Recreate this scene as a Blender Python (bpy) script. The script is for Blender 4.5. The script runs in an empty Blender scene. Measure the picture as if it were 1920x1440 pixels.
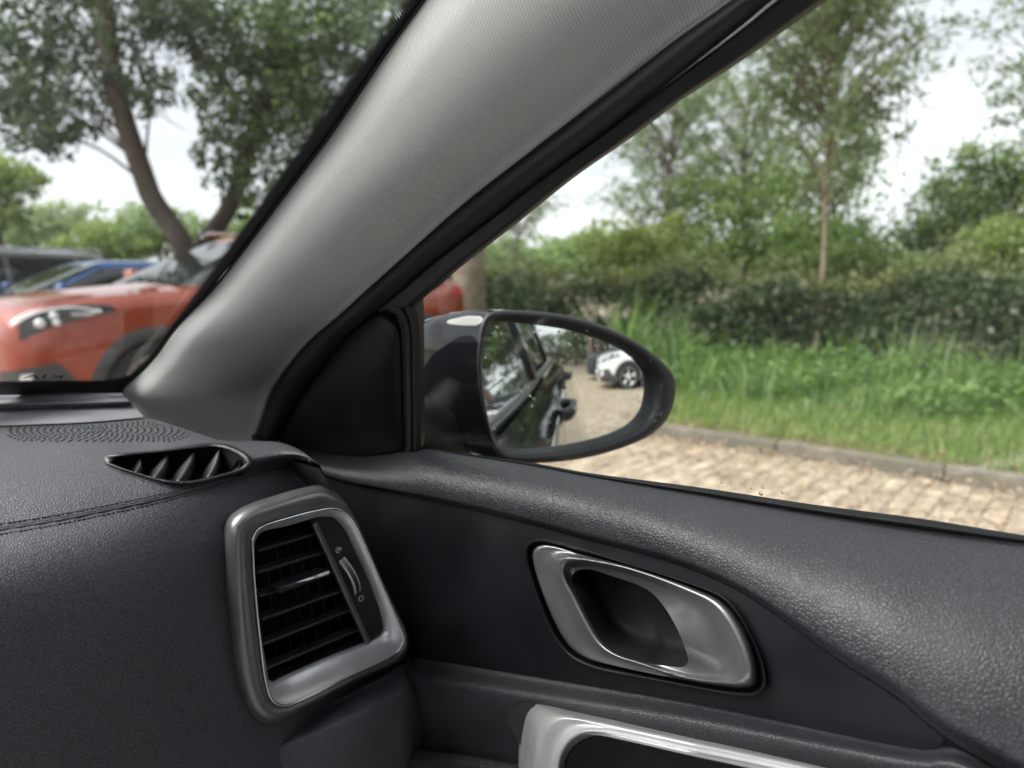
import bpy, bmesh, math, random
import numpy as np
from mathutils import Vector, Matrix
rnd = random.Random(7)
rng = np.random.default_rng(11)
scene = bpy.context.scene
COL = scene.collection

# ------------------------------------------------------------------ camera
H0 = 1.2                       # lens height above the paving
YAW, PITCH, FPX = math.radians(50), math.radians(8.43), 1350.0
cam_d = bpy.data.cameras.new('camera'); cam = bpy.data.objects.new('camera', cam_d); COL.objects.link(cam)
cam.location = (0, 0, H0)
cam.rotation_euler = (math.pi/2 - PITCH, 0, -YAW)
cam_d.sensor_width = 36.0; cam_d.lens = FPX/1920*36
cam_d.clip_start = 0.01; cam_d.clip_end = 2000
cam_d.dof.use_dof = True; cam_d.dof.focus_distance = 0.48; cam_d.dof.aperture_fstop = 5.8
scene.camera = cam

# ------------------------------------------------------------------ sky, sun, exposure
SUN_EL, SUN_AZ = math.radians(44), math.radians(-44)      # azimuth clockwise from +Y
w = bpy.data.worlds.new('World'); scene.world = w; w.use_nodes = True
nt = w.node_tree; nt.nodes.clear()
def wn(t, **k):
    n = nt.nodes.new(t)
    for a, b in k.items(): setattr(n, a, b)
    return n
out = wn('ShaderNodeOutputWorld'); bg = wn('ShaderNodeBackground'); bg.inputs[1].default_value = 0.1
sky = wn('ShaderNodeTexSky'); sky.sky_type = 'NISHITA'; sky.sun_disc = False
sky.sun_elevation = SUN_EL; sky.sun_rotation = SUN_AZ
tc = wn('ShaderNodeTexCoord'); mp = wn('ShaderNodeMapping'); mp.inputs['Scale'].default_value = (1, 1, 2.6)
no = wn('ShaderNodeTexNoise'); no.inputs['Scale'].default_value = 2.3; no.inputs['Detail'].default_value = 5; no.inputs['Roughness'].default_value = .55
cr_ = wn('ShaderNodeValToRGB')
cr_.color_ramp.elements[0].position = .33; cr_.color_ramp.elements[0].color = (1.8, 1.85, 2.0, 1)
cr_.color_ramp.elements[1].position = .60; cr_.color_ramp.elements[1].color = (2.8, 2.81, 2.86, 1)
mx = wn('ShaderNodeMix', data_type='RGBA'); mx.inputs[0].default_value = .95
L = nt.links.new
L(tc.outputs['Generated'], mp.inputs[0]); L(mp.outputs[0], no.inputs['Vector']); L(no.outputs[0], cr_.inputs[0])
L(sky.outputs[0], mx.inputs[6]); L(cr_.outputs[0], mx.inputs[7]); L(mx.outputs[2], bg.inputs[0]); L(bg.outputs[0], out.inputs[0])
sd = bpy.data.lights.new('sun', 'SUN'); so = bpy.data.objects.new('sun', sd); COL.objects.link(so)
sd.energy = 1.5; sd.angle = math.radians(50); sd.color = (1, .96, .9)
sdir = Vector((math.sin(SUN_AZ)*math.cos(SUN_EL), math.cos(SUN_AZ)*math.cos(SUN_EL), math.sin(SUN_EL)))
so.rotation_euler = sdir.to_track_quat('Z', 'Y').to_euler(); so.location = (-7, 7, 12)
scene.view_settings.view_transform = 'Standard'; scene.view_settings.look = 'None'
scene.view_settings.exposure = 2.25; scene.view_settings.gamma = 1.0
scene.cycles.use_denoising = True
scene.cycles.max_bounces = 9; scene.cycles.transparent_max_bounces = 14
scene.cycles.diffuse_bounces = 4; scene.cycles.glossy_bounces = 4; scene.cycles.transmission_bounces = 5
scene.cycles.use_adaptive_sampling = True; scene.cycles.adaptive_threshold = .02
scene.cycles.caustics_reflective = False; scene.cycles.caustics_refractive = False

# ------------------------------------------------------------------ pixel -> place (1920 x 1440 frame)
CAM = np.array([0, 0, H0])
_sy, _cy, _sp, _cp = math.sin(YAW), math.cos(YAW), math.sin(PITCH), math.cos(PITCH)
def ray(u, v):
    x = (u-960)/FPX; y = -(v-720)/FPX
    f = _cp + y*_sp; up = y*_cp - _sp
    return np.array([_sy*f + _cy*x, _cy*f - _sy*x, up])
def at_x(u, v, x): r = ray(u, v); return CAM + r*(x/r[0])
def at_y(u, v, y): r = ray(u, v); return CAM + r*(y/r[1])
def at_z(u, v, z): r = ray(u, v); return CAM + r*((z-H0)/r[2])
def at_d(u, v, d): return CAM + ray(u, v)*d
def at_pl(u, v, p, n):
    r = ray(u, v); n = np.asarray(n, float)
    return CAM + r*(np.dot(np.asarray(p, float)-CAM, n)/np.dot(r, n))
AT = {'x': at_x, 'y': at_y, 'z': at_z, 'd': at_d}

# ------------------------------------------------------------------ curve helpers
def resample(pts, n, closed=False):
    p = np.asarray(pts, float)
    if closed: p = np.vstack([p, p[:1]])
    d = np.r_[0, np.cumsum(np.linalg.norm(np.diff(p, axis=0), axis=1))]
    t = np.linspace(0, d[-1], n, endpoint=not closed)
    return np.stack([np.interp(t, d, p[:, k]) for k in range(p.shape[1])], 1)
def crom(pts, n, closed=False, sub=8):
    p = np.asarray(pts, float); m = len(p)
    if m < 3: return resample(p, n, closed)
    q = []
    rngi = range(m) if closed else range(m-1)
    for i in rngi:
        if closed: a, b, c, d = p[i-1], p[i], p[(i+1) % m], p[(i+2) % m]
        else: a, b, c, d = p[max(i-1, 0)], p[i], p[i+1], p[min(i+2, m-1)]
        ta = max(np.linalg.norm(b-a), 1e-6)**.5; tb = max(np.linalg.norm(c-b), 1e-6)**.5; tcc = max(np.linalg.norm(d-c), 1e-6)**.5
        m1 = (c-b) + (tb*((b-a)/ta - (c-a)/(ta+tb)) if np.linalg.norm(b-a) > 1e-6 else 0)
        m2 = (c-b) + (tb*((d-c)/tcc - (d-b)/(tb+tcc)) if np.linalg.norm(d-c) > 1e-6 else 0)
        for k in range(sub):
            s = k/sub
            q.append((2*s**3-3*s*s+1)*b + (s**3-2*s*s+s)*m1 + (-2*s**3+3*s*s)*c + (s**3-s*s)*m2)
    if not closed: q.append(p[-1])
    return resample(np.array(q), n, closed)
def loop_ang(poly, c, n):
    """closed outline resampled at even angles round c"""
    p = crom(poly, 400, True); d = p-np.asarray(c); a = np.arctan2(d[:, 1], d[:, 0]); r = np.hypot(d[:, 0], d[:, 1])
    o = np.argsort(a); a = a[o]; r = r[o]
    a2 = np.r_[a-2*np.pi, a, a+2*np.pi]; r2 = np.r_[r, r, r]
    t = np.linspace(-np.pi, np.pi, n, endpoint=False)
    rr = np.interp(t, a2, r2)
    return np.stack([c[0]+rr*np.cos(t), c[1]+rr*np.sin(t)], 1)
def inside(poly, x, y):
    p = np.asarray(poly); res = False; j = len(p)-1
    for i in range(len(p)):
        if (p[i, 1] > y) != (p[j, 1] > y) and x < (p[j, 0]-p[i, 0])*(y-p[i, 1])/(p[j, 1]-p[i, 1])+p[i, 0]: res = not res
        j = i
    return res

# ------------------------------------------------------------------ object helpers
WL = {}                                    # world location of a thing's root
def link(o, parent=None):
    COL.objects.link(o)
    if parent is not None: o.parent = parent
    return o
def root(name, label, cat, loc=(0, 0, 0), group=None, rz=0.0):
    o = bpy.data.objects.new(name, None); o.empty_display_size = .1; link(o)
    o.location = loc; o.rotation_euler = (0, 0, rz)
    o['label'] = label; o['category'] = cat
    if group: o['group'] = group
    WL[o] = np.array(loc, float)
    return o
def org(parent):
    while parent is not None:
        if parent in WL: return WL[parent]
        parent = parent.parent
    return np.zeros(3)
def mesh(name, V, F, mat=None, parent=None, smooth=True, uv=None, label=None, cat=None, kind=None, group=None, local=False, face_cam=False, solid=0.0, mats=None, midx=None, rnda=None):
    V = np.asarray(V, float).reshape(-1, 3)
    if parent is not None and not local: V = V - org(parent)
    me = bpy.data.meshes.new(name)
    me.from_pydata(V.tolist(), [], [tuple(int(i) for i in f) for f in F])
    if uv is not None:
        lay = me.uv_layers.new(name='UVMap')
        li = np.empty(len(me.loops), np.int32); me.loops.foreach_get('vertex_index', li)
        lay.data.foreach_set('uv', np.asarray(uv, np.float32)[li].ravel())
    if face_cam:
        me.update(); c = Vector(CAM-org(parent) if parent is not None else CAM)
        flip = 0
        for p in me.polygons:
            flip += 1 if p.normal.dot(c-p.center) > 0 else -1
        if flip < 0: me.flip_normals()
    if smooth: me.polygons.foreach_set('use_smooth', [True]*len(me.polygons))
    for m in (mats or ([mat] if mat else [])): me.materials.append(m)
    if midx is not None: me.polygons.foreach_set('material_index', np.asarray(midx, np.int32))
    me.update()
    o = bpy.data.objects.new(name, me); link(o, parent)
    if solid:
        md = o.modifiers.new('Solidify', 'SOLIDIFY'); md.thickness = solid; md.offset = -1; md.use_even_offset = False
    if label: o['label'] = label
    if cat: o['category'] = cat
    if kind: o['kind'] = kind
    if group: o['group'] = group
    return o
def gfaces(n, m, closed_n=False, closed_m=False):
    F = []
    for i in range(n if closed_n else n-1):
        for j in range(m if closed_m else m-1):
            F.append((i*m+j, ((i+1) % n)*m+j, ((i+1) % n)*m+(j+1) % m, i*m+(j+1) % m))
    return F
def guv(P):
    n, m = P.shape[:2]
    a = np.zeros((n, m)); b = np.zeros((n, m))
    a[1:] = np.cumsum(np.linalg.norm(np.diff(P, axis=0), axis=2), 0); b[:, 1:] = np.cumsum(np.linalg.norm(np.diff(P, axis=1), axis=2), 1)
    a = np.repeat(a.mean(1, keepdims=True), m, 1)
    return np.stack([a, b], 2).reshape(-1, 2)
def grid(name, P, mat, parent=None, hole=None, uvpx=None, **k):
    P = np.asarray(P, float); n, m = P.shape[:2]; F = gfaces(n, m)
    if hole is not None:
        U = uvpx.reshape(-1, 2); F = [f for f in F if not inside(hole, U[list(f), 0].mean(), U[list(f), 1].mean())]
    return mesh(name, P.reshape(-1, 3), F, mat, parent, uv=guv(P), **k)
PXU = [0.0]
def psurf(A, B, fn, n, m, mode='x', smoothA=True, mid=None):
    """surface between two traced edges; fn(t, s) gives the coordinate 'mode' of the point"""
    a = crom(A, n) if smoothA else resample(A, n); b = crom(B, n) if smoothA else resample(B, n)
    c = (crom(mid, n) if mid is not None else None)
    P = np.zeros((n, m, 3)); U = np.zeros((n, m, 2))
    for i in range(n):
        for j in range(m):
            s = j/(m-1); t = i/(n-1)
            if c is None: q = a[i]*(1-s)+b[i]*s
            else: q = a[i]*(1-s)*(1-2*s)+c[i]*4*s*(1-s)+b[i]*s*(2*s-1)
            U[i, j] = q; PXU[0] = q[0]; P[i, j] = AT[mode](q[0], q[1], fn(t, s))
    return P, U
def rings(name, loops, mat, parent=None, **k):
    P = np.asarray(loops, float); n, m = P.shape[:2]
    return mesh(name, P.reshape(-1, 3), gfaces(n, m, False, True), mat, parent, **k)
def tube(path, rad, seg=8, closed=False, flat=None):
    p = np.asarray(path, float); n = len(p)
    rad = np.full(n, rad) if np.isscalar(rad) else np.asarray(rad, float)
    T = np.gradient(p, axis=0) if not closed else (np.roll(p, -1, 0)-np.roll(p, 1, 0))
    T /= np.maximum(np.linalg.norm(T, axis=1, keepdims=True), 1e-9)
    up = np.array([0, 0, 1.0]); up = np.array([1.0, 0, 0]) if abs(T[0] @ up) > .9 else up
    V = []; N = np.cross(T[0], up); N /= np.linalg.norm(N)
    for i in range(n):
        N = N - T[i]*(N @ T[i]); N /= np.linalg.norm(N); B = np.cross(T[i], N)
        for k in range(seg):
            a = 2*math.pi*k/seg; V.append(p[i]+rad[i]*(math.cos(a)*N+math.sin(a)*B))
    F = gfaces(n, seg, closed, True)
    if not closed: F += [tuple(range(seg-1, -1, -1)), tuple(range((n-1)*seg, n*seg))]
    return np.array(V), F
def add(VF, V, F):
    o = len(VF[0]); VF[0].extend(np.asarray(V).tolist()); VF[1].extend([tuple(i+o for i in f) for f in F])
def boxVF(c, h, R=None):
    V = np.array([[x, y, z] for x in (-1, 1) for y in (-1, 1) for z in (-1, 1)], float)*np.asarray(h)
    if R is not None: V = V @ np.asarray(R).T
    return V+np.asarray(c), [(0, 1, 3, 2), (4, 6, 7, 5), (0, 4, 5, 1), (2, 3, 7, 6), (0, 2, 6, 4), (1, 5, 7, 3)]
def bevel(o, wdt, seg=2):
    b = o.modifiers.new('Bevel', 'BEVEL'); b.width = wdt; b.segments = seg; b.limit_method = 'ANGLE'
    return o
def polyface(poly_px, mode, val, n=60, smooth=True):
    p = crom(poly_px, n, True) if smooth else np.asarray(poly_px, float)
    return np.array([AT[mode](u, v, val) for u, v in p])
def prism(name, front, off, mat, parent=None, **k):
    f = np.asarray(front); n = len(f); V = np.vstack([f, f+np.asarray(off)])
    F = [tuple(range(n)), tuple(range(2*n-1, n-1, -1))]+[(i, i+n, (i+1) % n+n, (i+1) % n) for i in range(n)]
    return mesh(name, V, F, mat, parent, smooth=False, **k)

# ------------------------------------------------------------------ materials
def material(name, base, rough=.6, metal=0.0, spec=.5, coat=0.0):
    m = bpy.data.materials.new(name); m.use_nodes = True; b = m.node_tree.nodes['Principled BSDF']
    b.inputs['Base Color'].default_value = (*base, 1); b.inputs['Roughness'].default_value = rough
    b.inputs['Metallic'].default_value = metal; b.inputs['Specular IOR Level'].default_value = spec
    b.inputs['Coat Weight'].default_value = coat; b.inputs['Coat Roughness'].default_value = .04
    return m, m.node_tree, b
def N(t, typ, **k):
    n = t.nodes.new(typ)
    for a, b in k.items():
        if isinstance(a, str) and a.startswith('i_'): n.inputs[a[2:].replace('_', ' ')].default_value = b
        else: setattr(n, a, b)
    return n
def varied(name, base, rough, metal=0, spec=.5, amt=.15, scale=30, bump=0.0, bscale=300, rvar=.1, coat=0, dist=.001):
    """base colour with uneven tone, gloss and a fine relief"""
    m, t, b = material(name, base, rough, metal, spec, coat); lk = t.links.new
    co = N(t, 'ShaderNodeTexCoord'); nz = N(t, 'ShaderNodeTexNoise', i_Scale=scale, i_Detail=4.0)
    lk(co.outputs['Object'], nz.inputs['Vector'])
    mr = N(t, 'ShaderNodeMapRange'); mr.inputs['To Min'].default_value = 1-amt; mr.inputs['To Max'].default_value = 1+amt
    mr.inputs['From Min'].default_value = .3; mr.inputs['From Max'].default_value = .7
    lk(nz.outputs[0], mr.inputs[0])
    hs = N(t, 'ShaderNodeHueSaturation'); hs.inputs['Color'].default_value = (*base, 1); lk(mr.outputs[0], hs.inputs['Value']); lk(hs.outputs[0], b.inputs['Base Color'])
    m2 = N(t, 'ShaderNodeMapRange'); m2.inputs['To Min'].default_value = max(rough-rvar, .02); m2.inputs['To Max'].default_value = min(rough+rvar, 1)
    m2.inputs['From Min'].default_value = .3; m2.inputs['From Max'].default_value = .7
    lk(nz.outputs[0], m2.inputs[0]); lk(m2.outputs[0], b.inputs['Roughness'])
    if bump:
        n2 = N(t, 'ShaderNodeTexNoise', i_Scale=bscale, i_Detail=3.0); lk(co.outputs['Object'], n2.inputs['Vector'])
        bp = N(t, 'ShaderNodeBump', i_Strength=bump, i_Distance=dist); lk(n2.outputs[0], bp.inputs['Height']); lk(bp.outputs[0], b.inputs['Normal'])
    return m
def leather(name, base, cell, rough=.46, depth=.0006, strength=.55):
    m, t, b = material(name, base, rough, 0, .5); lk = t.links.new
    co = N(t, 'ShaderNodeTexCoord')
    wz = N(t, 'ShaderNodeTexNoise', i_Scale=.35/cell, i_Detail=2.0); lk(co.outputs['Object'], wz.inputs['Vector'])
    ad = N(t, 'ShaderNodeMixRGB', blend_type='LINEAR_LIGHT'); ad.inputs[0].default_value = cell*.9
    lk(co.outputs['Object'], ad.inputs[1]); lk(wz.outputs['Color'], ad.inputs[2])
    v = N(t, 'ShaderNodeTexVoronoi', feature='DISTANCE_TO_EDGE', i_Scale=1/cell); lk(ad.outputs[0], v.inputs['Vector'])
    v2 = N(t, 'ShaderNodeTexNoise', i_Scale=.55/cell, i_Detail=1.0); lk(ad.outputs[0], v2.inputs['Vector'])
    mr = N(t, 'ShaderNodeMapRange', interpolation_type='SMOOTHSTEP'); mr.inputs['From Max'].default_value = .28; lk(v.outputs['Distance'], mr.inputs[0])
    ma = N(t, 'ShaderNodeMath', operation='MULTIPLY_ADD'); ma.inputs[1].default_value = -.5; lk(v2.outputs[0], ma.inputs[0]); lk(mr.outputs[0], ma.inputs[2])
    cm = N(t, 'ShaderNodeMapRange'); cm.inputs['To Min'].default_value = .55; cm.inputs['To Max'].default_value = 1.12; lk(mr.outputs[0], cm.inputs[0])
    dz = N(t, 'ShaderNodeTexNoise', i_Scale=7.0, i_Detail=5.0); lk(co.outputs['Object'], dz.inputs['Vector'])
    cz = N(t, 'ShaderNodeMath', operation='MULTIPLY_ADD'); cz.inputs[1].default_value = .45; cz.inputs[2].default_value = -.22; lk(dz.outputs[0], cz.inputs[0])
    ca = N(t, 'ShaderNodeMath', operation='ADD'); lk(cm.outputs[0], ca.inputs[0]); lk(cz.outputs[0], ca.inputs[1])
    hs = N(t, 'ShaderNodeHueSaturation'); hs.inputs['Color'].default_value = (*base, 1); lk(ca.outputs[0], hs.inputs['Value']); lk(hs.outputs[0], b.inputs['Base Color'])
    fine = N(t, 'ShaderNodeTexNoise', i_Scale=5/cell, i_Detail=2.0); lk(co.outputs['Object'], fine.inputs['Vector'])
    m3 = N(t, 'ShaderNodeMath', operation='MULTIPLY_ADD'); m3.inputs[1].default_value = .25; lk(fine.outputs[0], m3.inputs[0]); lk(ma.outputs[0], m3.inputs[2])
    bp = N(t, 'ShaderNodeBump', i_Strength=strength, i_Distance=depth); lk(m3.outputs[0], bp.inputs['Height']); lk(bp.outputs[0], b.inputs['Normal'])
    big = N(t, 'ShaderNodeTexNoise', i_Scale=14.0, i_Detail=3.0); lk(co.outputs['Object'], big.inputs['Vector'])
    m4 = N(t, 'ShaderNodeMapRange'); m4.inputs['To Min'].default_value = rough-.07; m4.inputs['To Max'].default_value = rough+.09
    m4.inputs['From Min'].default_value = .3; m4.inputs['From Max'].default_value = .7; lk(big.outputs[0], m4.inputs[0]); lk(m4.outputs[0], b.inputs['Roughness'])
    return m
def weave(name, base, pitch):
    m, t, b = material(name, base, .95, 0, .05); lk = t.links.new
    uv = N(t, 'ShaderNodeUVMap'); sp = N(t, 'ShaderNodeSeparateXYZ'); lk(uv.outputs[0], sp.inputs[0])
    def sn(k):
        a = N(t, 'ShaderNodeMath', operation='MULTIPLY'); a.inputs[1].default_value = 2*math.pi/pitch; lk(sp.outputs[k], a.inputs[0])
        s = N(t, 'ShaderNodeMath', operation='SINE'); lk(a.outputs[0], s.inputs[0]); return s
    p = N(t, 'ShaderNodeMath', operation='MULTIPLY'); lk(sn(0).outputs[0], p.inputs[0]); lk(sn(1).outputs[0], p.inputs[1])
    mr = N(t, 'ShaderNodeMapRange'); mr.inputs['From Min'].default_value = -1; mr.inputs['To Min'].default_value = .55; mr.inputs['To Max'].default_value = 1.3; lk(p.outputs[0], mr.inputs[0])
    co = N(t, 'ShaderNodeTexCoord'); nz = N(t, 'ShaderNodeTexNoise', i_Scale=9.0, i_Detail=5.0); lk(co.outputs['Object'], nz.inputs['Vector'])
    mm = N(t, 'ShaderNodeMath', operation='MULTIPLY_ADD'); mm.inputs[1].default_value = .16; lk(nz.outputs[0], mm.inputs[0]); lk(mr.outputs[0], mm.inputs[2])
    hs = N(t, 'ShaderNodeHueSaturation'); hs.inputs['Color'].default_value = (*base, 1); lk(mm.outputs[0], hs.inputs['Value']); lk(hs.outputs[0], b.inputs['Base Color'])
    bp = N(t, 'ShaderNodeBump', i_Strength=.5, i_Distance=.0004); lk(p.outputs[0], bp.inputs['Height']); lk(bp.outputs[0], b.inputs['Normal'])
    return m
def thin_glass(name, tint=(1, 1, 1), refl=1.0, dirt_veil=0.0):
    m = bpy.data.materials.new(name); m.use_nodes = True; t = m.node_tree; t.nodes.clear(); lk = t.links.new
    o = N(t, 'ShaderNodeOutputMaterial'); tr = N(t, 'ShaderNodeBsdfTransparent'); tr.inputs[0].default_value = (*tint, 1)
    gl = N(t, 'ShaderNodeBsdfGlossy'); gl.inputs['Roughness'].default_value = 0.0
    fr = N(t, 'ShaderNodeFresnel', i_IOR=1.5); mu = N(t, 'ShaderNodeMath', operation='MULTIPLY'); mu.inputs[1].default_value = refl
    mx = N(t, 'ShaderNodeMixShader'); lk(fr.outputs[0], mu.inputs[0]); lk(mu.outputs[0], mx.inputs[0]); lk(tr.outputs[0], mx.inputs[1]); lk(gl.outputs[0], mx.inputs[2])
    last = mx
    if dirt_veil:
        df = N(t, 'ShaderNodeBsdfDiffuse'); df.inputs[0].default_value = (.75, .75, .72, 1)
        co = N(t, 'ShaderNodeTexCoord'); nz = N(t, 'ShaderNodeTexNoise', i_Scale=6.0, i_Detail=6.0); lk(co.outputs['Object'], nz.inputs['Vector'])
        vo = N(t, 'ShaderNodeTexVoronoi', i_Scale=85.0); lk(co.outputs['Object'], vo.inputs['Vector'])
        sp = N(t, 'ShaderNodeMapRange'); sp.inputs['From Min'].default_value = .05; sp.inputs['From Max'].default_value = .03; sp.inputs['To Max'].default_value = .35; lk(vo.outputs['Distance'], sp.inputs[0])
        a = N(t, 'ShaderNodeMath', operation='MULTIPLY_ADD'); a.inputs[1].default_value = dirt_veil; lk(nz.outputs[0], a.inputs[0]); lk(sp.outputs[0], a.inputs[2])  # pale film scaled here for dirt and painted haze, specks on top
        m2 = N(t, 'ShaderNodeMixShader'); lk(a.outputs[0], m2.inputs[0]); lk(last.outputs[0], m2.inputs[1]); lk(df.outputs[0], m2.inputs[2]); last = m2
    lk(last.outputs[0], o.inputs[0])
    return m
def leafmat(name, c1, c2, trans=.35, rough=.55):
    m = bpy.data.materials.new(name); m.use_nodes = True; t = m.node_tree; t.nodes.clear(); lk = t.links.new
    o = N(t, 'ShaderNodeOutputMaterial'); at = N(t, 'ShaderNodeAttribute', attribute_name='tint')
    rp = N(t, 'ShaderNodeMix', data_type='RGBA'); rp.inputs[6].default_value = (*c1, 1); rp.inputs[7].default_value = (*c2, 1); lk(at.outputs['Fac'], rp.inputs[0])
    pb = N(t, 'ShaderNodeBsdfPrincipled', i_Roughness=rough); lk(rp.outputs[2], pb.inputs['Base Color'])
    tl = N(t, 'ShaderNodeBsdfTranslucent')
    hs = N(t, 'ShaderNodeHueSaturation', i_Saturation=1.15, i_Value=1.5); lk(rp.outputs[2], hs.inputs['Color']); lk(hs.outputs[0], tl.inputs[0])
    mx = N(t, 'ShaderNodeMixShader'); mx.inputs[0].default_value = trans; lk(pb.outputs[0], mx.inputs[1]); lk(tl.outputs[0], mx.inputs[2]); lk(mx.outputs[0], o.inputs[0])
    return m

M = {}
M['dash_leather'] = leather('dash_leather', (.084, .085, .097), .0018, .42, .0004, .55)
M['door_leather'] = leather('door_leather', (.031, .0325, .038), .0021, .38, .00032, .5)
M['dash_plastic'] = varied('grained_plastic', (.20, .195, .215), .6, amt=.1, scale=40, bump=.5, bscale=1100, dist=.0005)
M['trim_dark'] = varied('soft_dark_trim', (.0075, .0082, .0105), .45, spec=.25, amt=.25, scale=18, bump=.08, bscale=1500, rvar=.06)
M['black_plastic'] = varied('black_plastic', (.018, .018, .021), .45, amt=.2, scale=25, bump=.25, bscale=1200, rvar=.1, dist=.0004)
M['black_deep'] = varied('cavity_black', (.006, .006, .007), .7, amt=.2, scale=40)
M['seal'] = varied('window_seal', (.008, .008, .009), .55, spec=.25, amt=.2, scale=30)
M['cup'] = varied('handle_cup_black', (.010, .010, .012), .7, spec=.3, amt=.2, scale=30)
M['added_roof_glass'] = thin_glass('added_roof_glass', (.97, .98, .98), 1.0)  # for the roof pane added to brighten the cabin
M['rubber'] = varied('rubber', (.022, .022, .023), .65, amt=.2, scale=30, bump=.2, bscale=900, dist=.0004)
M['satin_dark'] = varied('satin_anthracite', (.22, .22, .23), .33, metal=.7, amt=.08, scale=60, rvar=.05, bump=.05, bscale=1800, dist=.0003)
M['satin_silver'] = varied('satin_silver', (.74, .74, .755), .33, metal=.55, amt=.06, scale=50, rvar=.05, bump=.04, bscale=2200, dist=.0003)
M['handle_silver'] = varied('handle_satin_metal', (.25, .25, .258), .32, metal=.75, amt=.06, scale=50, rvar=.05, bump=.04, bscale=2200, dist=.0003)
M['arm_silver'] = varied('armrest_silver', (.50, .50, .515), .36, metal=.55, amt=.06, scale=50, rvar=.05, bump=.04, bscale=2200, dist=.0003)
M['chrome'] = varied('chrome', (.75, .75, .77), .12, metal=1, amt=.03, scale=30, rvar=.04)
M['weave'] = weave('pillar_weave', (.64, .635, .625), .0020)
M['headliner'] = varied('headliner_cloth', (.60, .60, .59), .9, spec=.2, amt=.06, scale=60, bump=.3, bscale=900)
M['screen_glass'] = thin_glass('windscreen_glass', (.93, .96, .95), 1.0, .15)  # strong film paints a reflection haze over the view, besides dirt specks
M['side_glass'] = thin_glass('side_glass', (.95, .975, .965), 1.0, .012)
M['tint_glass'] = thin_glass('tinted_glass', (.75, .80, .78), 1.1)
M['mirror'] = varied('mirror_silvering', (.72, .755, .75), .0, metal=1, amt=.02, scale=8, rvar=0)
M['paint_black'] = varied('black_car_paint', (.006, .007, .009), .3, spec=0.0, amt=.15, scale=5, rvar=.04, coat=1)
M['white_print'] = varied('white_print', (.8, .8, .8), .6, amt=.05)
M['black_print'] = varied('black_print', (.01, .01, .01), .6, amt=.1)
M['thread'] = varied('seam_thread', (.06, .06, .068), .7, amt=.25, scale=400)
M['seat'] = leather('pale_bounce_leather', (.43, .435, .445), .004)  # pale tone made up so seats and far door bounce light forward
M['carpet'] = varied('bounce_carpet', (.32, .325, .335), .95, amt=.2, scale=60)  # unseen floor, made pale to bounce light as well
M['grille_dark'] = varied('grille_recess', (.045, .045, .05), .6)
# ================================================================== OUTSIDE: ground
KX = 4.82                                    # face of the kerb
def ground_mat(name, c1, c2, scale, rough=.9, bump=.4, c3=None):
    m, t, b = material(name, c1, rough, 0, .3); lk = t.links.new
    co = N(t, 'ShaderNodeTexCoord'); nz = N(t, 'ShaderNodeTexNoise', i_Scale=scale, i_Detail=8.0, i_Roughness=.65); lk(co.outputs['Object'], nz.inputs['Vector'])
    n2 = N(t, 'ShaderNodeTexNoise', i_Scale=scale*.12, i_Detail=4.0); lk(co.outputs['Object'], n2.inputs['Vector'])
    rp = N(t, 'ShaderNodeValToRGB'); rp.color_ramp.elements[0].position = .35; rp.color_ramp.elements[0].color = (*c1, 1); rp.color_ramp.elements[1].position = .66; rp.color_ramp.elements[1].color = (*c2, 1); lk(nz.outputs[0], rp.inputs[0])
    mx = N(t, 'ShaderNodeMix', data_type='RGBA'); r2 = N(t, 'ShaderNodeMapRange'); r2.inputs['From Min'].default_value = .42; r2.inputs['From Max'].default_value = .62; lk(n2.outputs[0], r2.inputs[0]); lk(r2.outputs[0], mx.inputs[0])
    lk(rp.outputs[0], mx.inputs[6]); mx.inputs[7].default_value = (*(c3 or c1), 1); lk(mx.outputs[2], b.inputs['Base Color'])
    bp = N(t, 'ShaderNodeBump', i_Strength=bump, i_Distance=.02); lk(nz.outputs[0], bp.inputs['Height']); lk(bp.outputs[0], b.inputs['Normal'])
    return m
g_soil = ground_mat('bare_soil', (.10, .085, .06), (.20, .16, .11), 6, c3=(.12, .13, .06))
g_joint = ground_mat('sandy_joints', (.20, .17, .13), (.36, .30, .22), 14, c3=(.24, .20, .15))
mesh('ground', [(-400, -400, -.06), (400, -400, -.06), (400, 400, -.06), (-400, 400, -.06)], [(0, 1, 2, 3)], g_soil, None, smooth=False, kind='structure', label='open ground around the car park')
pave = mesh('parking_paving', [(-30, -45, -.0005), (KX, -45, -.0005), (KX, 30, -.0005), (-30, 30, -.0005), (KX, -45, -.0005), (16, -45, -.0005), (16, -9, -.0005), (KX, -9, -.0005)], [(0, 1, 2, 3), (4, 5, 6, 7)], g_joint, None, smooth=False, kind='structure', label='brick paved parking area strewn with dry leaves')
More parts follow.
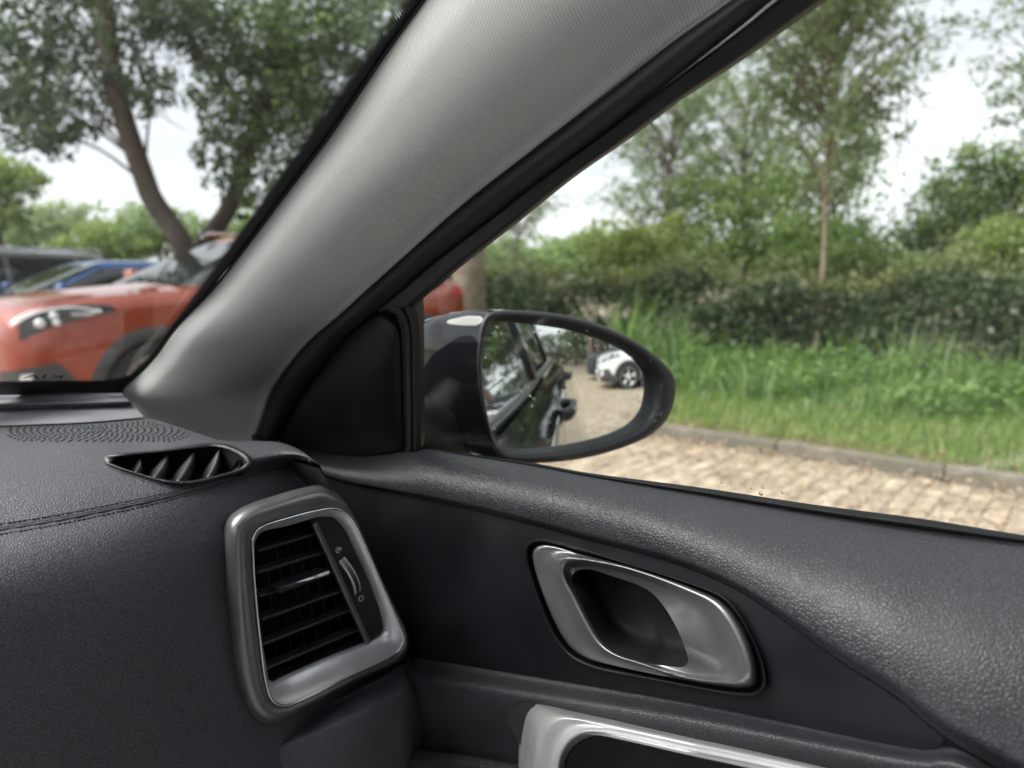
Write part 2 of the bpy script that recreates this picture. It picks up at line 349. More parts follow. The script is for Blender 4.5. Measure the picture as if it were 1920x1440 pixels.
def brick_mat():
    m, t, b = material('paving_brick', (.3, .25, .2), .85, 0, .35); lk = t.links.new
    at = N(t, 'ShaderNodeAttribute', attribute_name='tint'); rp = N(t, 'ShaderNodeValToRGB'); e = rp.color_ramp.elements
    e[0].color = (.31, .25, .185, 1); e[1].color = (.46, .385, .295, 1); k = e.new(.5); k.color = (.385, .315, .24, 1); lk(at.outputs['Fac'], rp.inputs[0])
    co = N(t, 'ShaderNodeTexCoord'); nz = N(t, 'ShaderNodeTexNoise', i_Scale=9.0, i_Detail=8.0); lk(co.outputs['Object'], nz.inputs['Vector'])
    mr = N(t, 'ShaderNodeMapRange'); mr.inputs['From Min'].default_value = .3; mr.inputs['From Max'].default_value = .7; mr.inputs['To Min'].default_value = .65; mr.inputs['To Max'].default_value = 1.3; lk(nz.outputs[0], mr.inputs[0])
    hs = N(t, 'ShaderNodeHueSaturation'); lk(rp.outputs[0], hs.inputs['Color']); lk(mr.outputs[0], hs.inputs['Value']); lk(hs.outputs[0], b.inputs['Base Color'])
    bp = N(t, 'ShaderNodeBump', i_Strength=.4, i_Distance=.01); lk(nz.outputs[0], bp.inputs['Height']); lk(bp.outputs[0], b.inputs['Normal'])
    return m
def tinted(o, vals):
    a = o.data.attributes.new('tint', 'FLOAT', 'FACE'); a.data.foreach_set('value', np.asarray(vals, np.float32)); return o
def bricks(name, x0, x1, y0, y1, parent, keep=None):
    V = []; F = []; tv = []; i = 0; L_, W_ = .21, .105
    y = y0
    while y < y1:
        x = x0+(i % 2)*L_*.5; i += 1
        while x < x1:
            if keep is None or keep(x, y):
                z = rnd.uniform(0, .004); rz = rnd.uniform(-.012, .012); hx, hy = L_/2-.004, W_/2-.004; c, s = math.cos(rz), math.sin(rz); o = len(V); tx, ty = rnd.uniform(-.02, .02), rnd.uniform(-.03, .03)
                for k, (sx, sy_) in enumerate(((-1, -1), (1, -1), (1, 1), (-1, 1))):
                    V.append((x+c*sx*hx-s*sy_*hy, y+s*sx*hx+c*sy_*hy, -.02))
                for k, (sx, sy_) in enumerate(((-1, -1), (1, -1), (1, 1), (-1, 1))):
                    V.append((x+c*sx*(hx-.0005)-s*sy_*(hy-.0005), y+s*sx*(hx-.0005)+c*sy_*(hy-.0005), .004+z+sx*hx*tx+sy_*hy*ty))
                F += [(o+4, o+5, o+6, o+7)]+[(o+k, o+(k+1) % 4, o+4+(k+1) % 4, o+4+k) for k in range(4)]
                r = rnd.random(); tv += [r]*5
            x += L_
        y += W_
    o = mesh(name, V, F, brick_m, parent, smooth=False, kind='stuff'); tinted(o, tv); return o
brick_m = brick_mat()
bricks('paving_bricks', .9, KX-.06, -16, 9, pave, lambda x, y: (x < KX-.1) and (abs(y+4) < 13))
# dry leaves and straw lying on the paving
def leaves(name, C, size, aspect, mats, parent=None, normal_up=0.0, droop=0.0, kind=None, tint=None, **k):
    """C (n,3) leaf places -> one mesh of four-cornered leaves"""
    C = np.asarray(C, float); n = len(C)
    d = rng.normal(size=(n, 3)); d[:, 2] = d[:, 2]*(1-normal_up)-droop; d /= np.linalg.norm(d, axis=1, keepdims=True)
    e = rng.normal(size=(n, 3)); 
    if normal_up: e[:, 2] *= (1-normal_up)
    e -= d*(e*d).sum(1, keepdims=True); e /= np.linalg.norm(e, axis=1, keepdims=True)
    sz = size*rng.uniform(.6, 1.35, (n, 1)); w_ = sz*aspect
    nr = np.cross(d, e)
    V = np.stack([C-d*sz*.5, C+e*w_*.5+nr*w_*.12-d*sz*.04, C+d*sz*.5, C-e*w_*.5+nr*w_*.12-d*sz*.04], 1).reshape(-1, 3)
    if parent is not None: V = V-org(parent)
    me = bpy.data.meshes.new(name); me.vertices.add(4*n); me.vertices.foreach_set('co', V.astype(np.float32).ravel())
    me.loops.add(4*n); me.loops.foreach_set('vertex_index', np.arange(4*n, dtype=np.int32)); me.polygons.add(n)
    me.polygons.foreach_set('loop_start', np.arange(0, 4*n, 4, dtype=np.int32)); me.polygons.foreach_set('loop_total', np.full(n, 4, np.int32))
    for m in mats: me.materials.append(m)
    if len(mats) > 1: me.polygons.foreach_set('material_index', rng.integers(0, len(mats), n).astype(np.int32))
    me.update(calc_edges=True)
    a = me.attributes.new('tint', 'FLOAT', 'FACE'); a.data.foreach_set('value', (rng.random(n) if tint is None else np.clip(tint, 0, 1)).astype(np.float32))
    o = bpy.data.objects.new(name, me); link(o, parent)
    for kk, vv in k.items(): o[kk] = vv
    if kind: o['kind'] = kind
    return o
m_litter = leafmat('dry_leaf', (.34, .25, .16), (.60, .48, .35), .1, .7)
m_litter2 = leafmat('dry_leaf_dark', (.22, .165, .115), (.42, .33, .24), .1, .7)
n = 60000
x = rng.uniform(1.6, KX, n); y = rng.uniform(-6, 9, n)
cl = (np.sin(x*3.1+np.sin(y*1.7)*1.5)+np.sin(y*1.3+x*.8))*.5+rng.normal(size=n)*.5
ok = cl > -.15
# more of it swept up against the kerb
x2 = KX-np.abs(rng.normal(0, .16, 3500)); y2 = rng.uniform(-8, 9, 3500)
C = np.stack([np.r_[x[ok], x2], np.r_[y[ok], y2], np.r_[rng.uniform(.008, .022, ok.sum()), rng.uniform(.01, .05, 3500)]], 1)
leaves('fallen_leaves', C, .033, .45, [m_litter, m_litter, m_litter2], None, normal_up=.82, kind='stuff', label='dry tan leaves scattered over the brick paving', category='leaf litter')
# kerb of single stones
kb = bpy.data.objects.new('kerb', None); link(kb); kb['kind'] = 'structure'; kb['label'] = 'low grey concrete kerb between paving and grass'; kb.location = (KX, 0, 0); WL[kb] = np.array([KX, 0, 0.])
conc = ground_mat('weathered_concrete', (.13, .115, .09), (.24, .215, .175), 9, .9, .5, (.15, .145, .115))
V, F = boxVF((0, 0, .0), (.05, .498, .115)); bm_ = None
kso = bevel(mesh('kerb_stone', V, F, conc, None, smooth=False), .014, 2); COL.objects.unlink(kso)
for i in range(-9, 16):
    o = kso.copy(); link(o, kb); o.location = (.05+rnd.uniform(-.008, .008), i*1.0+.2, rnd.uniform(-.03, -.014)); o.rotation_euler = (rnd.uniform(-.006, .006), rnd.uniform(-.02, .02), rnd.uniform(-.006, .006))
# verge
VX0, VX1 = KX+.09, 10.6
def verge_z(x, y): return .068+.02*np.sin(x*1.3+y*.7)+.030*np.clip(x-VX0, 0, 4)
gxv = np.linspace(VX0, 16, 30); gyv = np.linspace(-9, 16, 50)
mesh('verge', [(a_, b_, float(verge_z(a_, b_))) for a_ in gxv for b_ in gyv], gfaces(30, 50), g_soil, None, kind='structure', label='earth verge rising from the kerb to the hedge')
m_grass = leafmat('grass_blade', (.10, .18, .035), (.27, .38, .11), .35, .5)
m_tall = leafmat('tall_grass_blade', (.09, .17, .05), (.30, .40, .19), .35, .45)
m_straw = leafmat('straw', (.30, .24, .12), (.52, .43, .25), .2, .7)
def blades(name, B, h, wd, lean, mats, mprob=None, seg=3, arch=.5, **k):
    """curved blades: base points B (n,3), each a bent strip"""
    B = np.asarray(B, float); n = len(B); az = rng.uniform(0, 2*np.pi, n); hh = h*rng.uniform(.55, 1.25, n) if np.isscalar(h) else h*rng.uniform(.7, 1.2, len(h))
    ln = lean*rng.uniform(.2, 1.3, n); V = np.zeros((n, seg+1, 2, 3)); dx, dy = np.cos(az), np.sin(az)
    ww = (wd if np.isscalar(wd) else wd[:, None])
    for s in range(seg+1):
        t = s/seg; out_ = hh*ln*(t**1.6); up = hh*(t-arch*ln*t**2.6)
        c = B+np.stack([dx*out_, dy*out_, up], 1); w2_ = wd*(1-t**1.5)*.5+.0005
        V[:, s, 0] = c+np.stack([-dy*w2_, dx*w2_, 0*dx], 1); V[:, s, 1] = c+np.stack([dy*w2_, -dx*w2_, 0*dx], 1)
    me = bpy.data.meshes.new(name); me.vertices.add(n*(seg+1)*2); me.vertices.foreach_set('co', V.astype(np.float32).ravel())
    base = (np.arange(n)*(seg+1)*2)[:, None, None]; q = np.array([[2*s, 2*s+1, 2*s+3, 2*s+2] for s in range(seg)])[None]
    idx = (base+q).reshape(-1).astype(np.int32); nf = n*seg
    me.loops.add(4*nf); me.loops.foreach_set('vertex_index', idx); me.polygons.add(nf)
    me.polygons.foreach_set('loop_start', np.arange(0, 4*nf, 4, dtype=np.int32)); me.polygons.foreach_set('loop_total', np.full(nf, 4, np.int32))
    for m in mats: me.materials.append(m)
    if len(mats) > 1: me.polygons.foreach_set('material_index', np.repeat(rng.choice(len(mats), n, p=mprob), seg).astype(np.int32))
    me.polygons.foreach_set('use_smooth', np.ones(nf, bool)); me.update(calc_edges=True)
    a = me.attributes.new('tint', 'FLOAT', 'FACE'); a.data.foreach_set('value', np.repeat(rng.random(n), seg).astype(np.float32))
    o = bpy.data.objects.new(name, me); link(o)
    for kk, vv in k.items(): o[kk] = vv
    return o
def onverge(n, x0, x1, y0, y1):
    x = rng.uniform(x0, x1, n); y = rng.uniform(y0, y1, n); return np.stack([x, y, verge_z(x, y)-.01], 1)
blades('short_grass', onverge(60000, VX0, 7.0, -3, 12), .11, .007, .7, [m_grass, m_straw], [.93, .07], 2, kind='stuff', label='short bright green grass along the kerb', category='grass')
blades('dry_edge_grass', onverge(9000, VX0-.04, VX0+.25, -3, 12), .075, .006, 1.5, [m_straw, m_grass], [.8, .2], 2, kind='stuff', label='dry straw coloured grass edge behind the kerb', category='grass')
B = onverge(30000, 5.5, 8.2, -2.5, 12); hgt = np.clip((B[:, 0]-5.2)/1.5, .25, 1)*.36*(.70+.30*np.sin(B[:, 1]*2.1+B[:, 0]*1.7)+.28*np.sin(B[:, 1]*5.3+B[:, 0]*3.1))
blades('tall_grass', B, hgt, .012, .75, [m_tall, m_grass, m_straw], [.5, .46, .04], 4, .55, kind='stuff', label='long arching grass filling the verge before the hedge', category='grass')
m_weed = leafmat('weed_leaf', (.08, .16, .04), (.20, .32, .09), .35, .5)
C = []
for k in range(420):
    b = onverge(1, 6.1, 8.3, -2.2, 12)[0]; hh = rnd.uniform(.18, .42); r = rnd.uniform(.10, .22)
    q = rng.normal(size=(55, 3))*[r, r, hh*.28]+[0, 0, hh*.62]; C.append(b+q)
leaves('verge_weeds', np.vstack(C), .075, .42, [m_weed], None, normal_up=.45, kind='stuff', label='low leafy weeds growing through the verge grass', category='weeds')
# clumps of reed like grass that stand out
def clump(px, py, depth, h, nb, label, wd=.022):
    p = at_d(px, py, depth); B = np.tile([p[0], p[1], float(verge_z(p[0], p[1]))-.02], (nb, 1))+np.c_[rng.normal(0, .10, (nb, 2)), np.zeros(nb)]
    o = blades('reed_clump', np.zeros((nb, 3))+B-np.array([p[0], p[1], 0]), np.full(nb, h), wd, .62, [m_tall, m_grass], [.6, .4], 6, .62, label=label, category='reed grass', group='reed grass clumps on the verge'); o.location = (p[0], p[1], 0)
clump(1175, 690, 7.7, 1.15, 70, 'tall reed grass clump rising just behind the wing mirror', .028)
clump(1262, 690, 7.5, .95, 55, 'arching reed clump right of the wing mirror tip', .026)
clump(1395, 800, 6.4, .55, 45, 'low arching grass tuft left of the slim tree, near the kerb', .02)
clump(1690, 760, 6.6, .75, 70, 'pale arching grass tuft right of the slim tree', .022)
clump(1800, 800, 6.2, .62, 60, 'broad bladed grass tuft at the right end of the verge', .022)
clump(1600, 660, 7.6, .8, 45, 'upright reed clump against the hedge right of the slim tree', .022)

for (u_, v_, d_, h_, lab) in [(1310, 760, 6.8, .5, 'small grass tuft right of the wing mirror near the kerb'), (1460, 720, 7.1, .6, 'grass tuft in the verge left of the slim tree foot'), (1560, 770, 6.5, .5, 'grass tuft in the verge just right of the slim tree foot'), (1740, 700, 7.2, .7, 'tall grass tuft before the hedge toward the right'), (1880, 740, 6.8, .7, 'tall grass tuft at the far right of the view')]: clump(u_, v_, d_, h_, 50, lab, .02)
# ------------------------------------------------------------------ trees and hedge
m_bark = ground_mat('bark_brown', (.07, .052, .042), (.16, .125, .10), 14, .9, 1.0, (.10, .08, .065))
m_bark_pale = ground_mat('bark_pale', (.17, .135, .095), (.33, .27, .20), 10, .9, 1.0, (.22, .18, .13))
def limb(VF, path, r0, r1, seg=8, n=12): 
    p = crom(path, n); V, F = tube(p, np.linspace(r0, r1, len(p)), seg); add(VF, V, F)
def tree(name, label, base, trunk, r0, r1, clumps, leaf, mats, bark, group=None, cat='tree', aspect=.5, per=1.0, extra=None, limbs=True, droop=.25, lr=None):
    """trunk: list of points; clumps: (centre, radii, number of leaves)"""
    t = root(name, label, cat, tuple(base), group)
    VF = ([], []); limb(VF, trunk, r0, r1, 12, 40)
    tp = crom(trunk, 60); C = []; T = []
    for (c, r, nl) in clumps:
        c = np.asarray(c, float); r = np.asarray(r, float)*np.ones(3); nl = int(nl*per)
        if limbs:
            d = np.linalg.norm(tp-c-np.array([0, 0, -.7*r[2]-.3]), axis=1); s = tp[max(int(d.argmin())-4, 2)]
            mid_ = (s+c)/2+np.array([0, 0, .12*np.linalg.norm(c-s)]); limb(VF, [s, mid_, c+[0, 0, .1*r[2]]], (lr or max(r1*.8, .018)), .010, 6, 9)
            for k in range(4):
                e = c+rng.normal(size=3)*r*.6; limb(VF, [mid_*.4+c*.6, (mid_+e)/2+[0, 0, .1], e], .012, .004, 5, 6)
        q = rng.normal(size=(nl, 3)); q /= np.linalg.norm(q, axis=1, keepdims=True); rad = rng.random((nl, 1))**.45
        # small twigs: leaves gathered in sprays so that gaps open between them
        ns = max(nl//14, 3); sc = rng.normal(size=(ns, 3)); sc /= np.linalg.norm(sc, axis=1, keepdims=True); sc = sc*(rng.random((ns, 1))**.42)
        who = rng.integers(0, ns, nl); q2 = sc[who]+rng.normal(size=(nl, 3))*.13
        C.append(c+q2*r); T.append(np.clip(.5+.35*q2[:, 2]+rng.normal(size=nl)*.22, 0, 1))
    mesh('trunk', VF[0], VF[1], bark, t)
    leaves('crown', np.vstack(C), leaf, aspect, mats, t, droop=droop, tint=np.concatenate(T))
    return t
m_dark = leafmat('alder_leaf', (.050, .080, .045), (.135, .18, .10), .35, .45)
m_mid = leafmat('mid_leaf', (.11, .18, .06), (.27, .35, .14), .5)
m_yel = leafmat('yellow_green_leaf', (.13, .18, .05), (.30, .36, .13), .4)
m_wil = leafmat('willow_leaf', (.14, .20, .09), (.31, .38, .21), .5, .5)
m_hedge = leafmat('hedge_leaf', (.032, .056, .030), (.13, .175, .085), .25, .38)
m_rust = leafmat('hedge_young_leaf', (.10, .12, .045), (.22, .25, .10), .3)
D = at_d
def G(p, z=0.0): return np.array([p[0], p[1], z])
def ells(lst): return [(D(u, v, d), (ru/FPX*d, rd, rv/FPX*d), n) for (u, v, d, ru, rv, rd, n) in lst]
# crooked tree beyond the orange car
tk = [D(352, 560, 10.6)*[1, 1, 0], D(350, 490, 10.6), D(335, 445, 10.5), D(308, 405, 10.5), D(285, 372, 10.4), D(266, 320, 10.3), D(246, 265, 10.2), D(226, 200, 10.1), D(209, 130, 10), D(201, 60, 10), D(196, -20, 10), D(186, -180, 10)]
cl = ells([(40, 90, 10.5, 95, 85, .9, 2600), (120, 190, 10.2, 80, 75, .8, 1700), (30, 210, 10.8, 85, 80, .9, 2300), (95, 255, 10, 55, 45, .5, 700), (140, 60, 10.4, 80, 70, .8, 1500), (270, 60, 10.3, 90, 80, .8, 1500), (290, 175, 10, 50, 55, .5, 800), (230, 150, 10.6, 60, 60, .5, 420), (330, 30, 10, 90, 55, .8, 1500), (60, -40, 10, 140, 80, 1, 2200), (250, -60, 10, 160, 80, 1, 2200), (-90, 120, 10.4, 110, 150, 1, 2500), (205, 90, 9.6, 40, 60, .4, 250)])
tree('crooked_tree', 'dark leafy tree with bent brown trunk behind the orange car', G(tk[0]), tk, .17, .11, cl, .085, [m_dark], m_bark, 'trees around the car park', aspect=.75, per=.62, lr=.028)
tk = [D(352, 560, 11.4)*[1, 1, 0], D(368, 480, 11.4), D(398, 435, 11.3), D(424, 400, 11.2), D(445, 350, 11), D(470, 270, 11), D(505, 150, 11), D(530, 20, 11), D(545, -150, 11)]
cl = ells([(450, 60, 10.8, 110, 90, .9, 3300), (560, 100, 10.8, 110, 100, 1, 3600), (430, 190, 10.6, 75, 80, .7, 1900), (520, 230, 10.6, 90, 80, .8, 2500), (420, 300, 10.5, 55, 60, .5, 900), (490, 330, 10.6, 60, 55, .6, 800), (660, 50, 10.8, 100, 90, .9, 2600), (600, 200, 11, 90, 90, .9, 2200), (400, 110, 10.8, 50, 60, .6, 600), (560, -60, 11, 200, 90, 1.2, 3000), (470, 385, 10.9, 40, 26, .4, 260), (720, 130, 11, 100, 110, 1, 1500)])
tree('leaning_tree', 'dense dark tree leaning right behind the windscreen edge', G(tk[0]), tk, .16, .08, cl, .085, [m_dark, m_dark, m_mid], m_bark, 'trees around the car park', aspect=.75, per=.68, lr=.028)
# stout pale trunk past the tail of the orange car
b = D(882, 600, 9.3); tk = [(b[0], b[1], 0), (b[0]-.02, b[1], 1.2), (b[0], b[1]+.02, 2.6), (b[0]-.1, b[1]+.1, 4.2), (b[0]-.2, b[1]+.1, 6)]
cl = [((b[0]+dx, b[1]+dy, z), r, 1500) for dx, dy, z, r in ((-.8, 0, 4.6, .9), (.5, .6, 5.0, 1.0), (-.3, -.5, 5.8, 1.1), (.1, .6, 6.4, 1.0), (-1.2, .8, 5.6, .9))]
tree('stout_tree', 'thick pale brown trunk standing behind the wing mirror housing', G(b), tk, .235, .12, cl, .11, [m_dark], m_bark_pale, 'trees around the car park', aspect=.7)
# slim young willow in front of the hedge
def willow(name, label, base, top, r0, shoots, nleaf, size, mats, group, seedz=.0, lean=None, bark=None, spread=1.0):
    t = root(name, label, 'tree', tuple(base), group); base = np.asarray(base, float); top = np.asarray(top, float)
    mid_ = (base+top)/2+np.array([.05, .05, 0]); tk = crom([base, base*.7+top*.3+np.array([.03, 0, 0]), mid_, top], 40)
    VF = ([], []); limb(VF, tk, r0, .012, 10, 40); C = []; Dv = []
    Hh = np.linalg.norm(top-base)
    for (f0, f1, az0, az1, ln, n) in shoots:
        for k in range(n):
            f = rnd.uniform(f0, f1); s = tk[int(f*39)]; az = math.radians(rnd.uniform(az0, az1)); l_ = ln*rnd.uniform(.6, 1.2)
            d = np.array([math.sin(az), math.cos(az), 0]); e = s+d*l_*.55*spread+np.array([0, 0, l_*.62]); e2 = e+d*l_*.28*spread+np.array([0, 0, l_*.10])
            pth = crom([s, s+d*l_*.22*spread+np.array([0, 0, l_*.30]), e, e2], 10); V, F = tube(pth, np.linspace(.012, .003, 10), 5); add(VF, V, F)
            for j in range(7):
                q0 = pth[rnd.randint(3, 9)]; dd = rng.normal(size=3)*.32*l_*.5+d*l_*.12; dd[2] = abs(dd[2])*.6-.05
                pp = np.linspace(0, 1, max(nleaf//7, 4))[:, None]; pts = q0+dd*pp+np.array([0, 0, -.12*l_])*pp**2; C.append(pts+rng.normal(size=pts.shape)*.032); V, F = tube(pts[[0, len(pts)//2, len(pts)-1]], [.004, .003, .0015], 3); add(VF, V, F)
    mesh('trunk', VF[0], VF[1], bark or m_bark_pale, t)
    leaves('crown', np.vstack(C), size, .27, mats, t, droop=.15)
bz = lambda p: np.array([p[0], p[1], float(verge_z(p[0], p[1]))])
b = bz(D(1527, 690, 7.9)); tp_ = D(1585, -60, 7.8)
willow('slim_willow', 'slim young willow on a pale stem standing before the hedge', b, tp_, .036, [(.42, .6, 0, 360, 1.0, 24), (.55, .8, 0, 360, 1.25, 60), (.75, .98, 0, 360, 1.0, 70), (.55, .8, 250, 350, 1.5, 16)], 56, .105, [m_wil], 'willows along the hedge')
b = bz(D(2010, 640, 8.0)); willow('edge_willow', 'willow whose sprays hang in at the right edge of the view', b, D(2040, -160, 8), .05, [(.35, .98, 230, 360, 1.3, 64), (.4, .95, 0, 230, 1.0, 14)], 56, .11, [m_wil], 'willows along the hedge')
b = G(D(1230, 560, 13.5)); willow('feathery_willow', 'thin feathery willow rising behind the hedge above the wing mirror', b, D(1270, 190, 13.5), .09, [(.35, .6, 0, 360, 1.5, 40), (.5, .98, 0, 360, 1.6, 90)], 46, .14, [m_wil], 'willows along the hedge', bark=m_bark)
b = G(D(1395, 560, 14.5)); willow('far_willow', 'pale willow spreading between the two tallest trees behind the hedge', b, D(1400, 180, 14.5), .09, [(.35, .6, 0, 360, 1.5, 36), (.5, .98, 0, 360, 1.6, 80)], 46, .14, [m_wil], 'willows along the hedge', bark=m_bark)
b = G(D(960, 560, 14)); willow('window_corner_willow', 'wispy willow in the lower corner of the side window', b, D(975, 380, 14), .06, [(.5, .98, 0, 360, .9, 22)], 40, .13, [m_wil], 'willows along the hedge', bark=m_bark)
def bushy(name, label, px, depth, topv, basev, lst, mats, leaf, group, r=.09, bark=None, asp=.6, per=1.0):
    bs = G(D(px, 560, depth)); tk = [bs, G(bs, 1.0)+[.05, 0, 0], D(px, (topv+500)/2, depth), D(px+4, topv, depth)]
    tree(name, label, bs, tk, r, .02, ells(lst), leaf, mats, bark or m_bark, group, aspect=asp, per=per)
bushy('round_tree', 'full mid green tree filling the middle above the hedge', 1470, 12.5, 330, 520, [(1340, 380, 12.8, 60, 60, .8, 1300), (1600, 240, 12.4, 50, 60, .6, 900), (1400, 420, 12.5, 75, 75, .9, 2000), (1480, 350, 12.5, 70, 70, .9, 1900), (1560, 400, 12.5, 80, 100, 1, 2600), (1590, 300, 12.3, 45, 60, .6, 900), (1480, 460, 12.2, 110, 60, 1, 2600), (1340, 470, 12.6, 60, 50, .7, 1100), (1620, 470, 12.5, 55, 55, .7, 1100)], [m_mid], .10, 'trees behind the hedge', per=.62)
bushy('corner_tree', 'darker green tree behind the hedge at far right', 1830, 13.5, 300, 520, [(1830, 330, 13.5, 70, 60, .9, 1900), (1890, 400, 13.5, 80, 80, 1, 2400), (1780, 400, 13.5, 70, 60, .8, 1800), (1740, 440, 13.3, 50, 40, .6, 900), (1850, 460, 13.2, 90, 45, .9, 1800), (1960, 330, 13.5, 70, 90, .9, 1800)], [m_mid, m_dark], .10, 'trees behind the hedge')
bushy('corner_bush', 'light green bush in front of the darker right hand tree', 1870, 11, 430, 540, [(1860, 470, 11, 60, 50, .6, 1300), (1930, 440, 11, 60, 60, .6, 1200), (1800, 500, 11, 40, 30, .5, 500)], [m_mid, m_yel], .085, 'trees behind the hedge', r=.05)
bushy('yellow_tree', 'yellow green small tree above the wing mirror', 1190, 12, 440, 540, [(1150, 460, 12, 48, 48, .6, 1100), (1210, 470, 12, 50, 45, .6, 1000), (1260, 440, 12.2, 36, 40, .5, 520), (1180, 520, 11.8, 60, 30, .6, 800)], [m_yel], .09, 'trees behind the hedge', r=.06)
# bushes beyond the car park on the left
bushy('left_willow_bush', 'grey green bush behind the silver grey estate car', 110, 22, 420, 520, [(60, 430, 22, 70, 50, 1.5, 1500), (140, 425, 22, 60, 48, 1.5, 1300), (0, 450, 22, 70, 40, 1.5, 1200)], [m_wil], .16, 'bushes beyond the car park')
bushy('bright_bush', 'bright green bush between the blue car and the crooked tree', 205, 20, 430, 520, [(190, 450, 20, 50, 36, 1.2, 1500), (240, 470, 20, 40, 26, 1, 1000), (150, 470, 20, 60, 30, 1.2, 1200)], [m_yel, m_mid], .14, 'bushes beyond the car park')
bushy('trunk_side_bush', 'green bush right behind the crooked trunk', 300, 21, 390, 520, [(275, 430, 21, 45, 50, 1.2, 1500), (330, 440, 21, 60, 45, 1.2, 1500), (400, 450, 21, 60, 36, 1.2, 1200), (460, 430, 21, 50, 60, 1.2, 1200)], [m_mid, m_wil], .15, 'bushes beyond the car park')
bushy('left_edge_tree', 'yellowish tree at the left edge under the dark crown', 0, 15, 320, 520, [(25, 340, 15, 50, 38, .8, 900), (-30, 330, 15, 70, 60, 1, 1600), (10, 400, 15, 40, 30, .7, 500), (-60, 420, 15, 60, 60, 1, 1200)], [m_yel, m_mid], .12, 'bushes beyond the car park')
for i, (px, d, ru, vv, rv, lab, mts) in enumerate([(960, 19, 90, 490, 45, 'grey green bushes left of the wing mirror behind the hedge', [m_wil, m_mid]), (1120, 20, 90, 480, 55, 'soft green bushes behind the yellow green tree', [m_mid]), (1300, 18, 110, 480, 70, 'mid green bushes behind the feathery willow', [m_mid, m_wil]), (1500, 18, 120, 480, 70, 'dense bushes behind the full round tree', [m_mid]), (1700, 18, 100, 495, 50, 'low bushes in the gap right of the slim willow', [m_mid, m_wil]), (1880, 19, 110, 480, 70, 'far bushes behind the right hand tree', [m_mid])]):
    bushy('far_bush', lab, px, d, vv-rv*.5, 540, [(px+rnd.uniform(-.6, .6)*ru, vv+rnd.uniform(-.4, .6)*rv, d+rnd.uniform(-1, 1), ru*.5, rv*.7, 1.2, 900) for k in range(6)], mts, .15, 'bushes far behind the hedge', r=.06)
# hedge
HX = 8.05
hg = root('hedge', 'long dark clipped hedge running along the back of the verge', 'hedge', (HX+.4, 4, .1))
n = 62000; y = rng.uniform(-3, 14, n); fr_ = rng.random(n)**1.6
top = 1.16+.10*np.sin(y*1.9)+.07*np.sin(y*4.7+1)+.06*rng.normal(size=n)
z = .18+(top-.18)*rng.random(n)**.85; x = HX+fr_*.75+.12*np.sin(y*2.3+z*3)+.05*rng.normal(size=n)
gap = np.sin(y*3.3+1.3*np.sin(z*5))+np.sin(z*6.1+y*1.2)+rng.normal(size=n)*.55; ok = gap > -1.25
C = np.stack([x, y, z], 1)[ok]
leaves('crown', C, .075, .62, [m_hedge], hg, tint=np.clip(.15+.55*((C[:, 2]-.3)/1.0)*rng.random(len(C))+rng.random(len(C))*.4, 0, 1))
n = 9000; y = rng.uniform(-3, 14, n); C = np.stack([HX+.35+.3*rng.normal(size=n), y, 1.16+.10*np.sin(y*1.9)+.07*np.sin(y*4.7+1)+np.abs(rng.normal(0, .12, n))*(.6+.8*np.sin(y*3.7)**2)], 1)
leaves('young_growth', C, .07, .5, [m_rust], hg)
VF = ([], [])
for k in range(260):
    y0 = rnd.uniform(-3, 14); x0 = HX+.4+rnd.uniform(-.15, .25); limb(VF, [(x0, y0, .05), (x0+rnd.uniform(-.1, .1), y0+rnd.uniform(-.1, .1), .6), (x0+rnd.uniform(-.3, .3), y0+rnd.uniform(-.3, .3), 1.2)], .012, .004, 5, 5)
mesh('stems', VF[0], VF[1], m_bark, hg)
# things glimpsed through and over the hedge
m_wall = varied('sand_render', (.62, .55, .46), .9, amt=.1, scale=3)
def shed(px, d, wd, h, label):
    c = G(D(px, 560, d)); r = root('garden_wall', label, 'wall', tuple(c)); V, F = boxVF(c+[0, 0, h/2], (.12, wd, h/2)); mesh('wall', V, F, m_wall, r, smooth=False)
    V, F = boxVF(c+[0, 0, h+.03], (.17, wd+.05, .03)); mesh('coping', V, F, conc, r, smooth=False)
shed(1150, 15, 1.6, .98, 'low sand coloured wall seen through gaps in the hedge')
# behind the own car: trees that fill the wing mirror
for i, (x_, y_, h_, lab) in enumerate([(2.5, -21, 7, 'dark tree reflected in the car flank at the left of the mirror'), (1.2, -27, 7, 'tall dark tree at the end of the lane in the mirror'), (5.5, -17, 7.5, 'dark tree behind the white car in the mirror'), (8.5, -15, 8, 'broad dark tree right of the white car in the mirror'), (6.8, -5.0, 6.5, 'leafy tree beside the parking bay behind the verge'), (-2.5, -22, 7, 'dark tree left of the lane far behind the car'), (9.0, -8.0, 7.5, 'dark tree between verge and parking bay reflected in the flank'), (7.5, -11.5, 7, 'dark tree overhanging the white car in the mirror'), (1.8, -18, 9, 'tree crown closing the lane at the top of the mirror'), (3.9, -14.5, 8.5, 'tree standing behind the white and dark cars in the mirror'), (11.5, -5.5, 8, 'tall tree behind the end of the hedge beside the bay')]):
    bs = np.array([x_, y_, 0.]); tk = [bs, bs+[.1, .1, h_*.4], bs+[-.1, .1, h_*.75], bs+[0, 0, h_]]
    cl = []
    for k in range(11):
        a_ = rnd.uniform(0, 6.28); rr = rnd.uniform(.5, 1.9); cl.append((bs+[rr*math.cos(a_), rr*math.sin(a_), rnd.uniform(.28, 1.0)*h_], (1.3, 1.3, 1.0), 650))
    tree('rear_tree', lab, bs, tk, .2, .05, cl, .16, [m_dark, m_mid] if i % 2 else [m_dark], m_bark, 'trees behind the car', aspect=.7)
hr = root('rear_hedge', 'dark hedge closing the car park in the mirror', 'hedge', (4, -30, 0))
